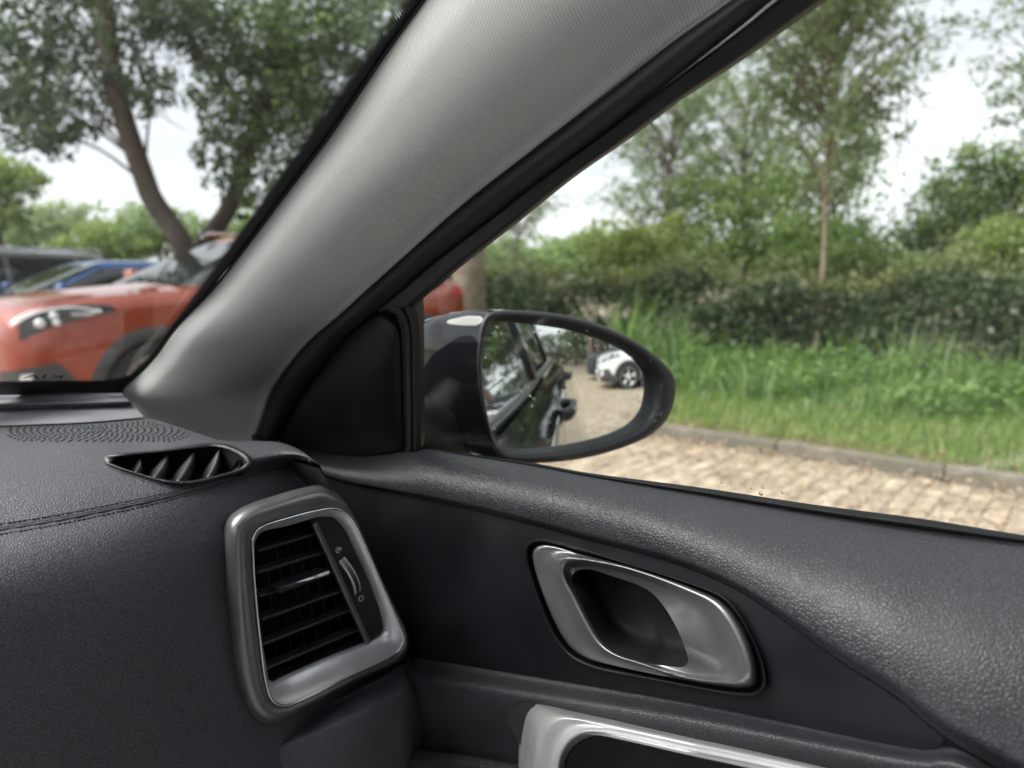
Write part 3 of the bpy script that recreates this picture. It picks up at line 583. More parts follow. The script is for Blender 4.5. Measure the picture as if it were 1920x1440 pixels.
n = 14000; C = np.stack([rng.uniform(-10, 16, n), -30+rng.normal(0, .5, n), rng.uniform(.05, 2.4, n)], 1); leaves('crown', C, .22, .7, [m_hedge, m_dark], hr)

# ================================================================== parked cars
m_tyre = varied('car_tyre', (.018, .018, .018), .8, amt=.2, scale=20); m_well = varied('wheel_well', (.008, .008, .008), .9)
m_clad = varied('grey_cladding', (.060, .060, .062), .55, amt=.1, scale=30, bump=.2, bscale=500)
m_alloy = varied('alloy_rim', (.68, .68, .69), .3, metal=.9); m_cglass = varied('car_glass', (.012, .016, .016), .03, spec=.7, amt=.2, scale=2, rvar=.01)
m_lens = varied('lamp_lens', (.55, .57, .58), .08, metal=.7, amt=.5, scale=14, rvar=.04); m_lensd = varied('lamp_dark', (.03, .03, .032), .12, amt=.3, scale=20)
m_red = varied('tail_lens', (.55, .02, .03), .15, amt=.3, scale=12)
m_lampw = varied('lamp_reflector', (.85, .86, .88), .25, amt=.05)
def interp_stations(st, x):
    st = np.asarray(st); o = np.argsort(st[:, 0]); return [float(np.interp(x, st[o, 0], st[o, k])) for k in range(1, st.shape[1])]
def smooth_stations(st, n=100):
    st = np.asarray(st, float); p = crom(st, n, sub=10); return p[np.argsort(-p[:, 0])]
def sec(q, w_, zb, zs_, zt):
    """half cross-section, q 0 (bottom centre) .. 1 (top centre)"""
    K = [0, .12, .17, .26, .38, .50, .60, .66, .72, .84, 1]
    hgt = zs_-zb
    Y = [0, .90*w_, .965*w_, .985*w_, w_, w_*.995, w_*.975, w_*.955, w_*.90, w_*.55, 0]
    Z = [zb, zb, zb+.05, zb+.22*hgt, zb+.45*hgt, zb+.68*hgt, zb+.86*hgt, zb+.95*hgt, zs_+.012, zs_+(zt-zs_)*.75, zt]
    return float(np.interp(q, K, Y)), float(np.interp(q, K, Z))
def make_car(label, paint, loc, rz, H=1.58, bonnet=0.0, group='parked cars', rails=True, cladding=True, name='parked_car', Lf=1.0, dark_grille=True, detail=True, WR=.335):
    c = root(name, label, 'car', loc, group, rz)
    st = [(2.15, .50, .36, .66, .72), (2.135, .66, .30, .74, .81), (2.08, .775, .24, .83, .90), (1.95, .845, .21, .905, .965), (1.70, .878, .20, .955, 1.015), (1.35, .888, .20, .985, 1.05), (1.0, .89, .20, 1.005, 1.08), (.6, .89, .20, 1.015, 1.09), (0, .888, .20, 1.025, 1.09), (-.7, .888, .20, 1.04, 1.10), (-1.2, .885, .20, 1.06, 1.11), (-1.65, .872, .21, 1.08, 1.12), (-1.92, .84, .25, 1.07, 1.11), (-2.06, .79, .30, 1.0, 1.05), (-2.13, .70, .38, .92, .97), (-2.15, .55, .46, .80, .86)]
    st = [(a_*Lf, b_, c_, d_+bonnet, e_+bonnet) for a_, b_, c_, d_, e_ in st]; ss = smooth_stations(st, 110)
    def S(x, q, side, off=0.0):
        w_, zb, zs_, zt = interp_stations(ss, x); y, z = sec(q, w_, zb, zs_, zt)
        if off:
            w2, a2, b2, c2 = interp_stations(ss, x-.02); y2, z2 = sec(q, w2, a2, b2, c2); y3, z3 = sec(min(q+.02, 1), w_, zb, zs_, zt)
            t1 = np.array([.02, y-y2, z-z2]); t2 = np.array([0, y3-y, z3-z]); nn = np.cross(t1, t2); nn /= max(np.linalg.norm(nn), 1e-9); nn = nn if nn[1] > 0 or (abs(nn[1]) < .05 and nn[2] > 0) else -nn
            p = np.array([x, y, z])+nn*off; return np.array([p[0], p[1]*side, p[2]])
        return np.array([x, y*side, z])
    wx = (1.30*Lf, -1.30*Lf); kw = WR/.335
    qs = np.linspace(0, 1, 44); xs_ = ss[:, 0]; V = []; 
    for x in xs_:
        half = [S(x, q, 1) for q in qs]; ring = half+[p*[1, -1, 1] for p in half[-2:0:-1]]; V += ring
    mm = len(qs)*2-2; F = gfaces(len(xs_), mm, False, True); V = np.array(V)
    keep = []
    for f in F:
        ctr = V[list(f)].mean(0)
        if abs(ctr[1]) > .45 and min(math.hypot(ctr[0]-w0, ctr[2]-WR) for w0 in wx) < .40*kw and ctr[2] < WR+.42: continue
        keep.append(f)
    n_ = len(xs_); keep += [tuple(range(mm)), tuple(range(n_*mm-1, (n_-1)*mm-1, -1))]
    body = mesh('body', V, keep, paint, c, local=True)
    def patch(nm, fx, fq, mat, par, na=16, nb=8, off=.006, sides=(1, -1), bulge=0.0):
        for sd_ in sides:
            P = np.array([[S(fx(a_, b_), fq(a_, b_), sd_, off+bulge*math.sin(math.pi*a_)*math.sin(math.pi*b_)) for b_ in np.linspace(0, 1, nb)] for a_ in np.linspace(0, 1, na)])
            mesh(nm, P.reshape(-1, 3), gfaces(na, nb), mat, par, local=True)
    # greenhouse
    zb0 = 1.04+bonnet; zr = H-.055
    def lev(h):
        bow = math.sin(math.pi*h)
        return dict(xf=(1.02*(1-h)+.10*h)*Lf+.03*bow, xr=(-2.02*(1-h)-1.62*h)*Lf-.05*bow, w=.845*(1-h)+.615*h+.025*bow, z=zb0*(1-h)+zr*h)
    EX = 7.0
    def side_pt(x, h, sd_, off=0):
        l_ = lev(h); xc = (l_['xf']+l_['xr'])/2; a_ = (l_['xf']-l_['xr'])/2; k = min(abs((x-xc)/a_), .999)
        return np.array([x, sd_*(l_['w']*(1-k**EX)**(1/EX)+off), l_['z']])
    def end_pt(yf, h, front, off=0):
        l_ = lev(h); xc = (l_['xf']+l_['xr'])/2; a_ = (l_['xf']-l_['xr'])/2; k = min(abs(yf), .999)
        return np.array([xc+(1 if front else -1)*(a_*(1-k**EX)**(1/EX)+off), yf*l_['w'], l_['z']+off*.6])
    V = []; NA = 96; hs = list(np.linspace(0, 1, 10))
    for h in hs:
        l_ = lev(h); xc = (l_['xf']+l_['xr'])/2; a_ = (l_['xf']-l_['xr'])/2
        for th_ in np.linspace(0, 2*np.pi, NA, endpoint=False):
            V.append((xc+a_*math.copysign(abs(math.cos(th_))**(2/EX), math.cos(th_)), l_['w']*math.copysign(abs(math.sin(th_))**(2/EX), math.sin(th_)), l_['z']))
    l_ = lev(1); xc = (l_['xf']+l_['xr'])/2; a_ = (l_['xf']-l_['xr'])/2
    for s_, dz in ((.97, .018), (.9, .032), (.7, .048), (.4, .055), (.03, .057)):
        for th_ in np.linspace(0, 2*np.pi, NA, endpoint=False):
            V.append((xc+a_*s_*math.copysign(abs(math.cos(th_))**(2/EX), math.cos(th_)), l_['w']*s_*math.copysign(abs(math.sin(th_))**(2/EX), math.sin(th_)), l_['z']+dz))
    roof = mesh('roof', V, gfaces(len(hs)+5, NA, False, True), paint, c, local=True)
    def wpatch(nm, fn, par=c, mat=m_cglass, na=12, nb=8):
        P = np.array([[fn(a_, b_) for b_ in np.linspace(0, 1, nb)] for a_ in np.linspace(0, 1, na)]); return mesh(nm, P.reshape(-1, 3), gfaces(na, nb), mat, par, local=True)
    wpatch('front_screen', lambda a_, b_: end_pt(-.9+1.8*a_, .03+.93*b_, True, .008), na=20)
    wpatch('rear_screen', lambda a_, b_: end_pt(-.84+1.68*a_, .12+.78*b_, False, .008), na=20)
    for sd_ in (1, -1):
        for nm, (b0, b1, t0, t1) in (('side_window', (.78, -.26, .08, -.26)), ('side_window', (-.33, -1.22, -.33, -1.16)), ('quarter_window', (-1.28, -1.72, -1.23, -1.42))):
            wpatch(nm, lambda a_, b_: side_pt(((b0*(1-a_)+b1*a_)*(1-b_)+(t0*(1-a_)+t1*a_)*b_)*Lf, .10+.78*b_, sd_, .006))
        if detail:
            P = [side_pt(x, .05, sd_, .012)+np.array([0, 0, -.012]) for x in np.linspace(.85, -1.75, 20)*Lf]; V, F = tube(np.array(P), .008, 6); mesh('belt_trim', V, F, m_clad, c, local=True)
        if rails:
            P = [np.array([x*Lf, sd_*(.585-.02*(x+.7)**2*.3), H-.005+.035*min(1, 8*(1-abs((x+.72)/.88)**2))]) for x in np.linspace(.15, -1.58, 24)]; V, F = tube(np.array(P), .019, 8); mesh('roof_rail', V, F, m_alloy, roof, local=True)
        # door mirror
        p = side_pt(.62*Lf, .10, sd_, .0); V, F = boxVF(p+np.array([.05, sd_*.10, .05]), (.05, .085, .065)); mo = bevel(mesh('door_mirror', V, F, paint, c, local=True), .03, 3)
    # cladding, sills, arches
    if cladding:
        patch('sill_cladding', lambda a_, b_: (1.0-2.0*a_)*Lf, lambda a_, b_: .10+.15*b_, m_clad, c, 30, 6, .010)
        patch('front_cladding', lambda a_, b_: (1.62+.528*a_)*Lf, lambda a_, b_: .02+(.27+.13*sstep(.25, .6, a_))*b_, m_clad, c, 20, 8, .010)
        patch('fog_trim', lambda a_, b_: (2.075+.05*a_-.03*b_)*Lf, lambda a_, b_: .27+.12*b_, m_lampw, c, 6, 8, .018)
        patch('rear_cladding', lambda a_, b_: (-1.62-.52*a_)*Lf, lambda a_, b_: .02+.24*b_, m_clad, c, 20, 8, .010)
    for w0 in wx:
        for sd_ in (1, -1):
            V = []
            angs = np.linspace(-.28, math.pi+.28, 36)
            for a_ in angs:
                for (r_, dy) in ((.352, -.06), (.352, .012), (.36, .022), (.43 if cladding else .385, .020), (.44 if cladding else .392, .004)):
                    r_ *= kw; px_, pz = w0+r_*math.cos(a_), WR+r_*math.sin(a_); w_, zb, zs_, zt = interp_stations(ss, px_)
                    V.append((px_, sd_*(max(w_*.99, .80)+dy), pz))
            mesh('arch_trim', V, gfaces(36, 5), m_clad if cladding else paint, c, local=True)
            V = [(w0+r_*kw*math.cos(a_), sd_*y_, WR+r_*kw*math.sin(a_)) for a_ in np.linspace(-.5, math.pi+.5, 24) for (r_, y_) in ((.43, .87), (.43, .52), (.02, .52))]
            mesh('wheel_well', V, gfaces(24, 3), m_well, c, local=True)
            yw = sd_*.795
            prof = [(.215*kw, -.10), (.25*kw, -.11), (.30*kw, -.108), (.33*kw, -.085), (WR, -.04), (WR, .04), (.33*kw, .085), (.30*kw, .108), (.25*kw, .11), (.215*kw, .10)]
            V = [(w0+r_*math.cos(a_), yw+dy, WR+r_*math.sin(a_)) for a_ in np.linspace(0, 2*np.pi, 40, endpoint=False) for (r_, dy) in prof]
            ty = mesh('wheel', V, gfaces(40, len(prof), True, False), m_tyre, c, local=True)
            VF = ([], []); V = [(w0+r_*math.cos(a_), yw+sd_*dy, WR+r_*math.sin(a_)) for a_ in np.linspace(0, 2*np.pi, 40, endpoint=False) for (r_, dy) in ((.20*kw, .04), (.22*kw, .095), (.24*kw, .110), (.252*kw, .107))]; add(VF, V, gfaces(40, 4, True, False))
            for k in range(5):
                for dd in (-.13, .13):
                    a_ = 2*math.pi*k/5+.35; p0 = np.array([w0+.04*math.cos(a_), yw+sd_*.085, WR+.04*math.sin(a_)]); p1 = np.array([w0+.225*kw*math.cos(a_+dd), yw+sd_*.095, WR+.225*kw*math.sin(a_+dd)])
                    V, F = tube(np.array([p0, (p0+p1)/2+[0, sd_*.006, 0], p1]), [.022, .017, .020], 6); add(VF, V, F)
            V, F = tube(np.array([(w0, yw+sd_*.05, WR), (w0, yw+sd_*.10, WR)]), .05, 16); add(VF, V, F)
            mesh('rim', VF[0], VF[1], m_alloy, ty, local=True)
            V, F = tube(np.array([(w0, yw+sd_*.01, WR), (w0, yw+sd_*.03, WR)]), .205, 24); mesh('brake_disc', V, F, m_well, ty, local=True)
    # lamps and grille
    patch('headlight', lambda a_, b_: (2.09-.56*a_)*Lf-.02*b_*(1-a_), lambda a_, b_: (.575+.045*a_)+(.14*(1-a_)**.5*(1-.1*a_)+.004)*b_, m_lensd, c, 22, 10, .006, bulge=.012)
    if detail:
        for sd_ in (1, -1):
            for (x, q, r_) in ((1.985, .625, .034), (1.90, .605, .026), (1.91, .645, .028)):
                p = S(x*Lf, q, sd_, .016); V = []; 
                V, F = dropVF2(p, r_); mesh('headlight_bulb', V, F, m_lampw, c, local=True)
            P = [S(x*Lf, q, sd_, .022) for x, q in ((2.10, .680), (2.0, .685), (1.9, .678), (1.8, .664), (1.66, .635))]; V, F = tube(crom(P, 20), .009, 6); mesh('running_light', V, F, m_lampw, c, local=True)
            P = [S(x*Lf, q, sd_, .02) for x, q in ((1.64, .63), (1.72, .622), (1.82, .635))]; V, F = tube(crom(P, 10), .014, 6); mesh('indicator', V, F, m_lens, c, local=True)
            p = S(2.06*Lf, .30, sd_, .012); V, F = dropVF2(p, .045); mesh('fog_lamp', V, F, m_lens, c, local=True)
    # grille: a slab that follows the nose
    for nm, z0, z1, hw, mt in (('grille', .58, .80, .52, m_lensd), ('lower_grille', .36, .52, .58, m_clad)):
        V = []
        for y in np.linspace(-hw, hw, 18):
            for z in np.linspace(z0+bonnet*.8, z1+bonnet*.8, 5): V.append((2.163*Lf-.10*(y/.6)**2-.03*abs((z-.6)/.3)**2, y, z))
        go = mesh(nm, V, gfaces(18, 5), mt, c, local=True, solid=.0)
        if nm == 'grille' and detail:
            for y in np.linspace(-hw*.95, hw*.95, 13):
                V, F = tube(np.array([(2.17*Lf-.10*(y/.6)**2-.03*abs((z-.6)/.3)**2, y, z) for z in np.linspace(z0+.01, z1-.01, 5)+bonnet*.8]), .009, 6); mesh('grille_bar', V, F, m_alloy, go, local=True)
    if detail:
        V, F = boxVF((2.14*Lf, 0, .27), (.02, .42, .05)); bevel(mesh('skid_plate', V, F, m_alloy, c, local=True), .015, 2)
        V, F = boxVF((2.185*Lf, 0, .47), (.008, .26, .055)); mesh('number_plate', V, F, m_lampw, c, local=True)
    patch('tail_light', lambda a_, b_: (-2.075+.28*a_)*Lf, lambda a_, b_: .56+(.045-.03*a_)+(.12*(1-a_)**.5+.02)*b_*(1-.3*a_), m_red, c, 12, 8, .012)
    for sd_ in (1, -1):
        V, F = tube(np.array([S(x*Lf, .735, sd_, .0008) for x in np.linspace(.95, 2.0, 24)]), .004, 4); mesh('bonnet_gap', V, F, m_well, c, local=True)
        for x in (.98, -.28, -1.20):
            V, F = tube(np.array([S((x+(.06*math.sin(q*5) if x < -1 else 0))*Lf, q, sd_, .0008) for q in np.linspace(.27, .70, 16)]), .0035, 4); mesh('panel_gap', V, F, m_well, c, local=True)
        for x in (-.12, -1.05):
            V, F = tube(crom([S((x+d)*Lf, .585, sd_, o_) for d, o_ in ((.09, .0), (.07, .03), (-.07, .03), (-.09, .0))], 14), .013, 8); mesh('door_handle', V, F, paint, c, local=True)
    return c
def dropVF2(p, r_):
    V = []; n_, m2 = 8, 12
    for i in range(n_+1):
        ph = math.pi*i/n_
        for j in range(m2): V.append((p[0]+r_*math.sin(ph)*math.cos(2*math.pi*j/m2), p[1]+r_*math.sin(ph)*math.sin(2*math.pi*j/m2), p[2]+r_*math.cos(ph)))
    return np.array(V), gfaces(n_+1, m2, False, True)
def paint(name, base, rough=.25, metal=.3): return varied(name, base, rough, metal=metal, amt=.06, scale=3, rvar=.03, coat=.8)
p_or = paint('orange_paint', (.36, .058, .022)); p_bl = paint('blue_paint', (.03, .10, .30)); p_gr = paint('grey_paint', (.16, .165, .17)); p_wh = paint('white_paint', (.72, .73, .74), .25, 0); p_dk = paint('dark_paint', (.03, .033, .045))
def sstep(a, b, x):
    t = min(max((x-a)/(b-a), 0), 1); return t*t*(3-2*t)
OY = 5.55+.89
make_car('orange crossover parked nose left ahead of the windscreen', p_or, (1.61+2.15, OY, 0), math.pi+.03, H=1.60, bonnet=.075, Lf=1.06, WR=.362)
make_car('blue hatchback behind the orange crossover bonnet', p_bl, (3.75, OY+4.0, 0), math.pi+.03, H=1.42, bonnet=-.06, rails=False, cladding=False, Lf=.96, detail=False)
make_car('silver grey estate with roof rails beyond the blue car', p_gr, (3.1, OY+6.8, 0), math.pi+.02, H=1.60, cladding=False, Lf=1.05, detail=False)
make_car('white crossover parked nose inwards, seen in the wing mirror', p_wh, (1.55+2.15, -9.5-.89, 0), math.pi)
make_car('dark blue car beyond the white crossover in the mirror', p_dk, (1.35+2.15, -12.7-.89, 0), math.pi+.03, H=1.52, rails=False, cladding=False, detail=False)
# ================================================================== OWN CAR, INSIDE
def sstep(a, b, x):
    t = min(max((x-a)/(b-a), 0), 1); return t*t*(3-2*t)
SC_P = np.array([at_z(228, 733, H0-.12)[0], at_z(228, 733, H0-.12)[1], H0-.12]); SC_N = np.array([.1, math.sin(math.radians(28)), math.cos(math.radians(28))])
def on_screen(u, v, off=0.0): return at_pl(u, v, SC_P - SC_N/np.linalg.norm(SC_N)*off, SC_N)
SD_N = np.array([1, 0, .35])
def on_side(u, v, x=.45): return at_pl(u, v, (x, 0, H0-.16), SD_N)

# ---- windscreen
ws = root('windscreen', 'raked windscreen with dotted black border ahead of the dashboard', 'windscreen', tuple(SC_P))
def scr(x, y): return np.array([x, y, SC_P[2]-((x-SC_P[0])*SC_N[0]+(y-SC_P[1])*SC_N[1])/SC_N[2]])
gx = np.linspace(-1.02, .36, 12); gy = np.linspace(.84, -.10, 12)
def scr_edge(x, y):                      # the pane narrows a little towards the roof
    k = (x+.33)/.69; return scr(-.33+k*(.69-.10*(.84-y)/.94), y)
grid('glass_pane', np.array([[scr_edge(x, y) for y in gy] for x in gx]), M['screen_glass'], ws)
frit_in = [(-350, 722), (-150, 722.5), (0, 723), (132, 722), (200, 721), (237, 714), (264, 697), (290, 665), (327, 612), (346, 587), (417, 488), (542, 308), (625, 188), (704, 83), (767, 0), (860, -130)]
frit_out = [(-350, 742), (-150, 742), (0, 741), (150, 741), (222, 742), (240, 738), (262, 722), (300, 675), (338, 622), (362, 592), (425, 505), (550, 372), (636, 256), (742, 96), (806, 0), (905, -140)]
def frit_material():
    m = bpy.data.materials.new('frit_print'); m.use_nodes = True; t = m.node_tree; t.nodes.clear(); lk = t.links.new
    o = N(t, 'ShaderNodeOutputMaterial'); b = N(t, 'ShaderNodeBsdfPrincipled', i_Roughness=.5); b.inputs['Base Color'].default_value = (.008, .008, .009, 1)
    tr = N(t, 'ShaderNodeBsdfTransparent'); uv = N(t, 'ShaderNodeUVMap'); sp = N(t, 'ShaderNodeSeparateXYZ'); lk(uv.outputs[0], sp.inputs[0])
    p = .0021
    def cell(k, off):
        a = N(t, 'ShaderNodeMath', operation='MULTIPLY_ADD'); a.inputs[1].default_value = 1/p; a.inputs[2].default_value = off; lk(sp.outputs[k], a.inputs[0])
        f = N(t, 'ShaderNodeMath', operation='FRACT'); lk(a.outputs[0], f.inputs[0])
        s = N(t, 'ShaderNodeMath', operation='SUBTRACT'); s.inputs[1].default_value = .5; lk(f.outputs[0], s.inputs[0])
        q = N(t, 'ShaderNodeMath', operation='MULTIPLY'); lk(s.outputs[0], q.inputs[0]); lk(s.outputs[0], q.inputs[1]); return q
    def dots(off):
        s = N(t, 'ShaderNodeMath', operation='ADD'); lk(cell(0, off).outputs[0], s.inputs[0]); lk(cell(1, off).outputs[0], s.inputs[1])
        d = N(t, 'ShaderNodeMath', operation='SQRT'); lk(s.outputs[0], d.inputs[0]); return d
    mn = N(t, 'ShaderNodeMath', operation='MINIMUM'); lk(dots(0).outputs[0], mn.inputs[0]); lk(dots(.5).outputs[0], mn.inputs[1])
    th = N(t, 'ShaderNodeMapRange'); th.inputs['From Max'].default_value = .0085; th.inputs['To Min'].default_value = .1; th.inputs['To Max'].default_value = .5; lk(sp.outputs[1], th.inputs[0])
    lt = N(t, 'ShaderNodeMath', operation='LESS_THAN'); lk(mn.outputs[0], lt.inputs[0]); lk(th.outputs[0], lt.inputs[1])
    gt = N(t, 'ShaderNodeMath', operation='GREATER_THAN'); gt.inputs[1].default_value = .0080; lk(sp.outputs[1], gt.inputs[0])
    mm = N(t, 'ShaderNodeMath', operation='MAXIMUM'); lk(lt.outputs[0], mm.inputs[0]); lk(gt.outputs[0], mm.inputs[1])
    mx = N(t, 'ShaderNodeMixShader'); lk(mm.outputs[0], mx.inputs[0]); lk(tr.outputs[0], mx.inputs[1]); lk(b.outputs[0], mx.inputs[2]); lk(mx.outputs[0], o.inputs[0])
    return m
a = crom(frit_in, 130); b = crom(frit_out, 130)
nin = np.zeros_like(a); tg = np.gradient(a, axis=0); nin = np.stack([tg[:, 1], -tg[:, 0]], 1); nin /= np.linalg.norm(nin, axis=1, keepdims=True)
nin *= np.where(((nin*(b-a)).sum(1) > 0)[:, None], -1, 1)
P = np.array([[on_screen(*(a[i]+nin[i]*11), .003), on_screen(*(a[i]+nin[i]*1), .003), on_screen(*b[i], .003)] for i in range(130)])
grid('border_print', P, frit_material(), ws)
# maker's mark printed on the glass (read from the back)
def text_part(txt, size, parent, mat, o, ex, ey, name):
    cu = bpy.data.curves.new(name, 'FONT'); cu.body = txt; cu.size = size; cu.align_x = 'CENTER'
    to = bpy.data.objects.new(name, cu); COL.objects.link(to); bpy.context.view_layer.update()
    me = bpy.data.meshes.new_from_object(to.evaluated_get(bpy.context.evaluated_depsgraph_get())); bpy.data.objects.remove(to)
    V = np.array([v.co[:] for v in me.vertices]); F = [tuple(p.vertices) for p in me.polygons]
    if not len(V): return
    W = np.asarray(o)+V[:, :1]*np.asarray(ex)+V[:, 1:2]*np.asarray(ey)
    return mesh(name, W, F, mat, parent, smooth=False)
p0 = on_screen(80, 710, .002); ex = on_screen(40, 710, .002)-on_screen(120, 710, .002); ex /= np.linalg.norm(ex)
ey = np.cross(SC_N, ex); ey /= np.linalg.norm(ey); ey = ey if ey[2] > 0 else -ey
text_part('KIA', .0135, ws, M['black_print'], p0, ex*1.6, ey*1.0, 'printed_mark')
for vv_, n_ in ((714.5, 17), (719, 12)):                  # two rows of fine print too small to read
    VF = ([], []); c_ = on_screen(82, vv_, .002)
    for k in range(n_):
        if k % 6 == 5: continue
        V, F = boxVF(c_+ex*(k-n_/2)*.0026, (.0009, .0011, .0001), np.stack([ex, ey, np.cross(ex, ey)], 1)); add(VF, V, F)
    mesh('printed_line', VF[0], VF[1], M['black_print'], ws, smooth=False)

# ---- pillar trim
pt = root('pillar_trim', 'pale grey woven windscreen pillar cover rising from the dashboard corner', 'pillar trim', (.40, .75, H0-.15))
pA = [(250, 812), (236, 760), (230, 735), (240, 722), (266, 699), (295, 667), (332, 616), (400, 545), (458, 472), (542, 360), (625, 250), (733, 92), (800, 0), (900, -140)]
pB = [(485, 850), (480, 824), (489, 789), (509, 734), (538, 690), (582, 637), (626, 600), (684, 547), (742, 495), (875, 377), (1002, 278), (1130, 178), (1257, 76), (1365, 0), (1540, -140)]
n, m_ = 150, 40
a3 = crom([on_screen(u, v, .006) for u, v in pA], n); b3 = crom([on_side(u, v, .425) for u, v in pB], n)
# run both edges in step, a little slower near the foot
bd = np.array([-.45, -.80, -.30]); bd /= np.linalg.norm(bd)
P = np.zeros((n, m_, 3))
for i in range(n):
    t = i/(n-1); wid = np.linalg.norm(b3[i]-a3[i]); amp = .12*wid*(1 if t > .2 else .45+.55*t/.2)
    for j in range(m_):
        s = j/(m_-1)
        prof = math.sin(math.pi*min(s/.94, 1)**.85)*.95 + .32*sstep(0, .16, s)*(1-s) - .0*s
        P[i, j] = a3[i]*(1-s)+b3[i]*s + bd*amp*prof
grid('cover', P, M['weave'], pt, face_cam=True, solid=.003)
V, F = tube(np.array([on_screen(u, v, .004) for u, v in crom(pA[2:], 120)]), .0025, 8)
mesh('edge_seal', V, F, M['rubber'], pt)

# ---- dashboard
db = root('dashboard', 'dark grained dashboard with stitched seam running below the windscreen', 'dashboard', (-.33, .62, H0-.3))
ledge_a = [(-350, 739), (0, 738), (120, 737), (228, 737)]; ledge_b = [(-350, 802), (0, 797), (167, 791), (270, 782)]
P, U = psurf(ledge_a, ledge_b, lambda t, s: H0-(.104+.012*t)-(.022-.004*t)*(.18*sstep(0, .3, s)+.25*sstep(.36, .46, s)+.57*s), 50, 24, 'z')
grid('windscreen_ledge', P, M['dash_plastic'], db, face_cam=True)
pad_a = [(-350, 803), (0, 798), (167, 792), (268, 783), (287, 786), (367, 811), (417, 826), (487, 827), (525, 830), (566, 846), (592, 866)]
seam = [(-350, 1046), (-150, 1016), (0, 992), (104, 975), (208, 954), (312, 931), (417, 902), (500, 879), (560, 866), (600, 872)]
ven_out = [(179, 858), (205, 850), (292, 842), (395, 829), (440, 836), (471, 855), (479, 869), (458, 884), (375, 906), (325, 907), (262, 890), (198, 869)]
ven_in = [(203, 863), (258, 854), (362, 843), (408, 839), (448, 854), (461, 870), (396, 894), (333, 902), (250, 884)]
zpad = lambda t, s: H0-.128-.012*t-(.027-.012*t)*s+.006*math.sin(math.pi*s)
hole = crom(ven_in, 80, True); hc = hole.mean(0); hole = hc+(hole-hc)*1.03
P, U = psurf(pad_a, seam, zpad, 150, 90, 'z')
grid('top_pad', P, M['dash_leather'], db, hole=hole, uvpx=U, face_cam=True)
def pad_pt(u, v, up=0.0):
    """point of the pad surface under a pixel"""
    d = np.hypot(PADU[:, :, 0]-u, PADU[:, :, 1]-v); i, j = np.unravel_index(d.argmin(), d.shape)
    return at_z(u, v, PADP[i, j, 2]+up)
PADP, PADU = P, U
# fascia below the seam
sa = crom(seam, 130); fb = crom([(-350, 1600), (200, 1600), (560, 1600), (915, 1600)], 130)
sy = np.array([at_z(u, v, zpad(i/129, 1))[1] for i, (u, v) in enumerate(sa)])
ring_out = [(421, 1040), (421, 991), (427, 972), (443, 957), (469, 944), (515, 929), (560, 916), (601, 909), (622, 917), (643, 937), (664, 967), (712, 1074), (745, 1145), (763, 1180), (768, 1205), (763, 1227), (747, 1242), (678, 1273), (574, 1329), (515, 1357), (494, 1360), (469, 1346), (452, 1314), (435, 1245), (424, 1123)]
ring_ch = [(475, 1045), (475, 1008), (488, 990), (539, 972), (594, 958), (628, 954), (648, 961), (664, 981), (712, 1088), (752, 1180), (757, 1197), (753, 1212), (740, 1227), (643, 1275), (549, 1319), (530, 1323), (511, 1313), (499, 1279), (487, 1192), (477, 1088)]
ring_op = [(478, 1050), (479, 1014), (489, 999), (540, 986), (594, 971), (622, 971), (642, 989), (664, 1033), (695, 1102), (715, 1165), (716, 1182), (705, 1193), (674, 1207), (608, 1233), (525, 1270), (506, 1279), (501, 1255), (490, 1192), (480, 1095)]
P = np.zeros((130, 80, 3)); U = np.zeros((130, 80, 2))
for i in range(130):
    t = i/129
    for j in range(80):
        s = (j/79)**1.35; q = sa[i]*(1-s)+fb[i]*s; U[i, j] = q
        y0 = sy[i]; y1 = .462+.025*sstep(.55, .95, t)
        k = 1-math.exp(-s*9.0)
        P[i, j] = at_y(q[0], q[1], y0+(y1-y0)*k)
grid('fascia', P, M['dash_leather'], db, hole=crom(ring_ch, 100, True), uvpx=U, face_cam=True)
# dashboard end cap towards the door, and body below
P = np.array([[at_y(u, v, y) for y in (.47, .50, .56, .66)] for u, v in crom([(598, 878), (640, 950), (700, 1080), (770, 1230), (790, 1320), (795, 1500)], 24)])
P[:, :, 0] = np.minimum(P[:, :1, 0], .415); P[:, :, 2] = P[:, :1, 2]
grid('end_cap', P, M['black_plastic'], db)
# roll of padding under the vent
la = [(452, 1322), (480, 1362), (505, 1370), (560, 1350), (640, 1308), (720, 1268), (768, 1243), (786, 1262)]
lb = [(380, 1600), (440, 1600), (500, 1600), (580, 1600), (640, 1600), (700, 1600), (760, 1600), (800, 1600)]
P, U = psurf(la, lb, lambda t, s: .474-.030*sstep(0, .16, s)+.02*sstep(.2, 1, s)+.012*sstep(.9, 1, t)+.042*(1-sstep(0, .75, t)), 70, 40, 'y')
grid('lower_roll', P, M['dash_leather'], db, face_cam=True)
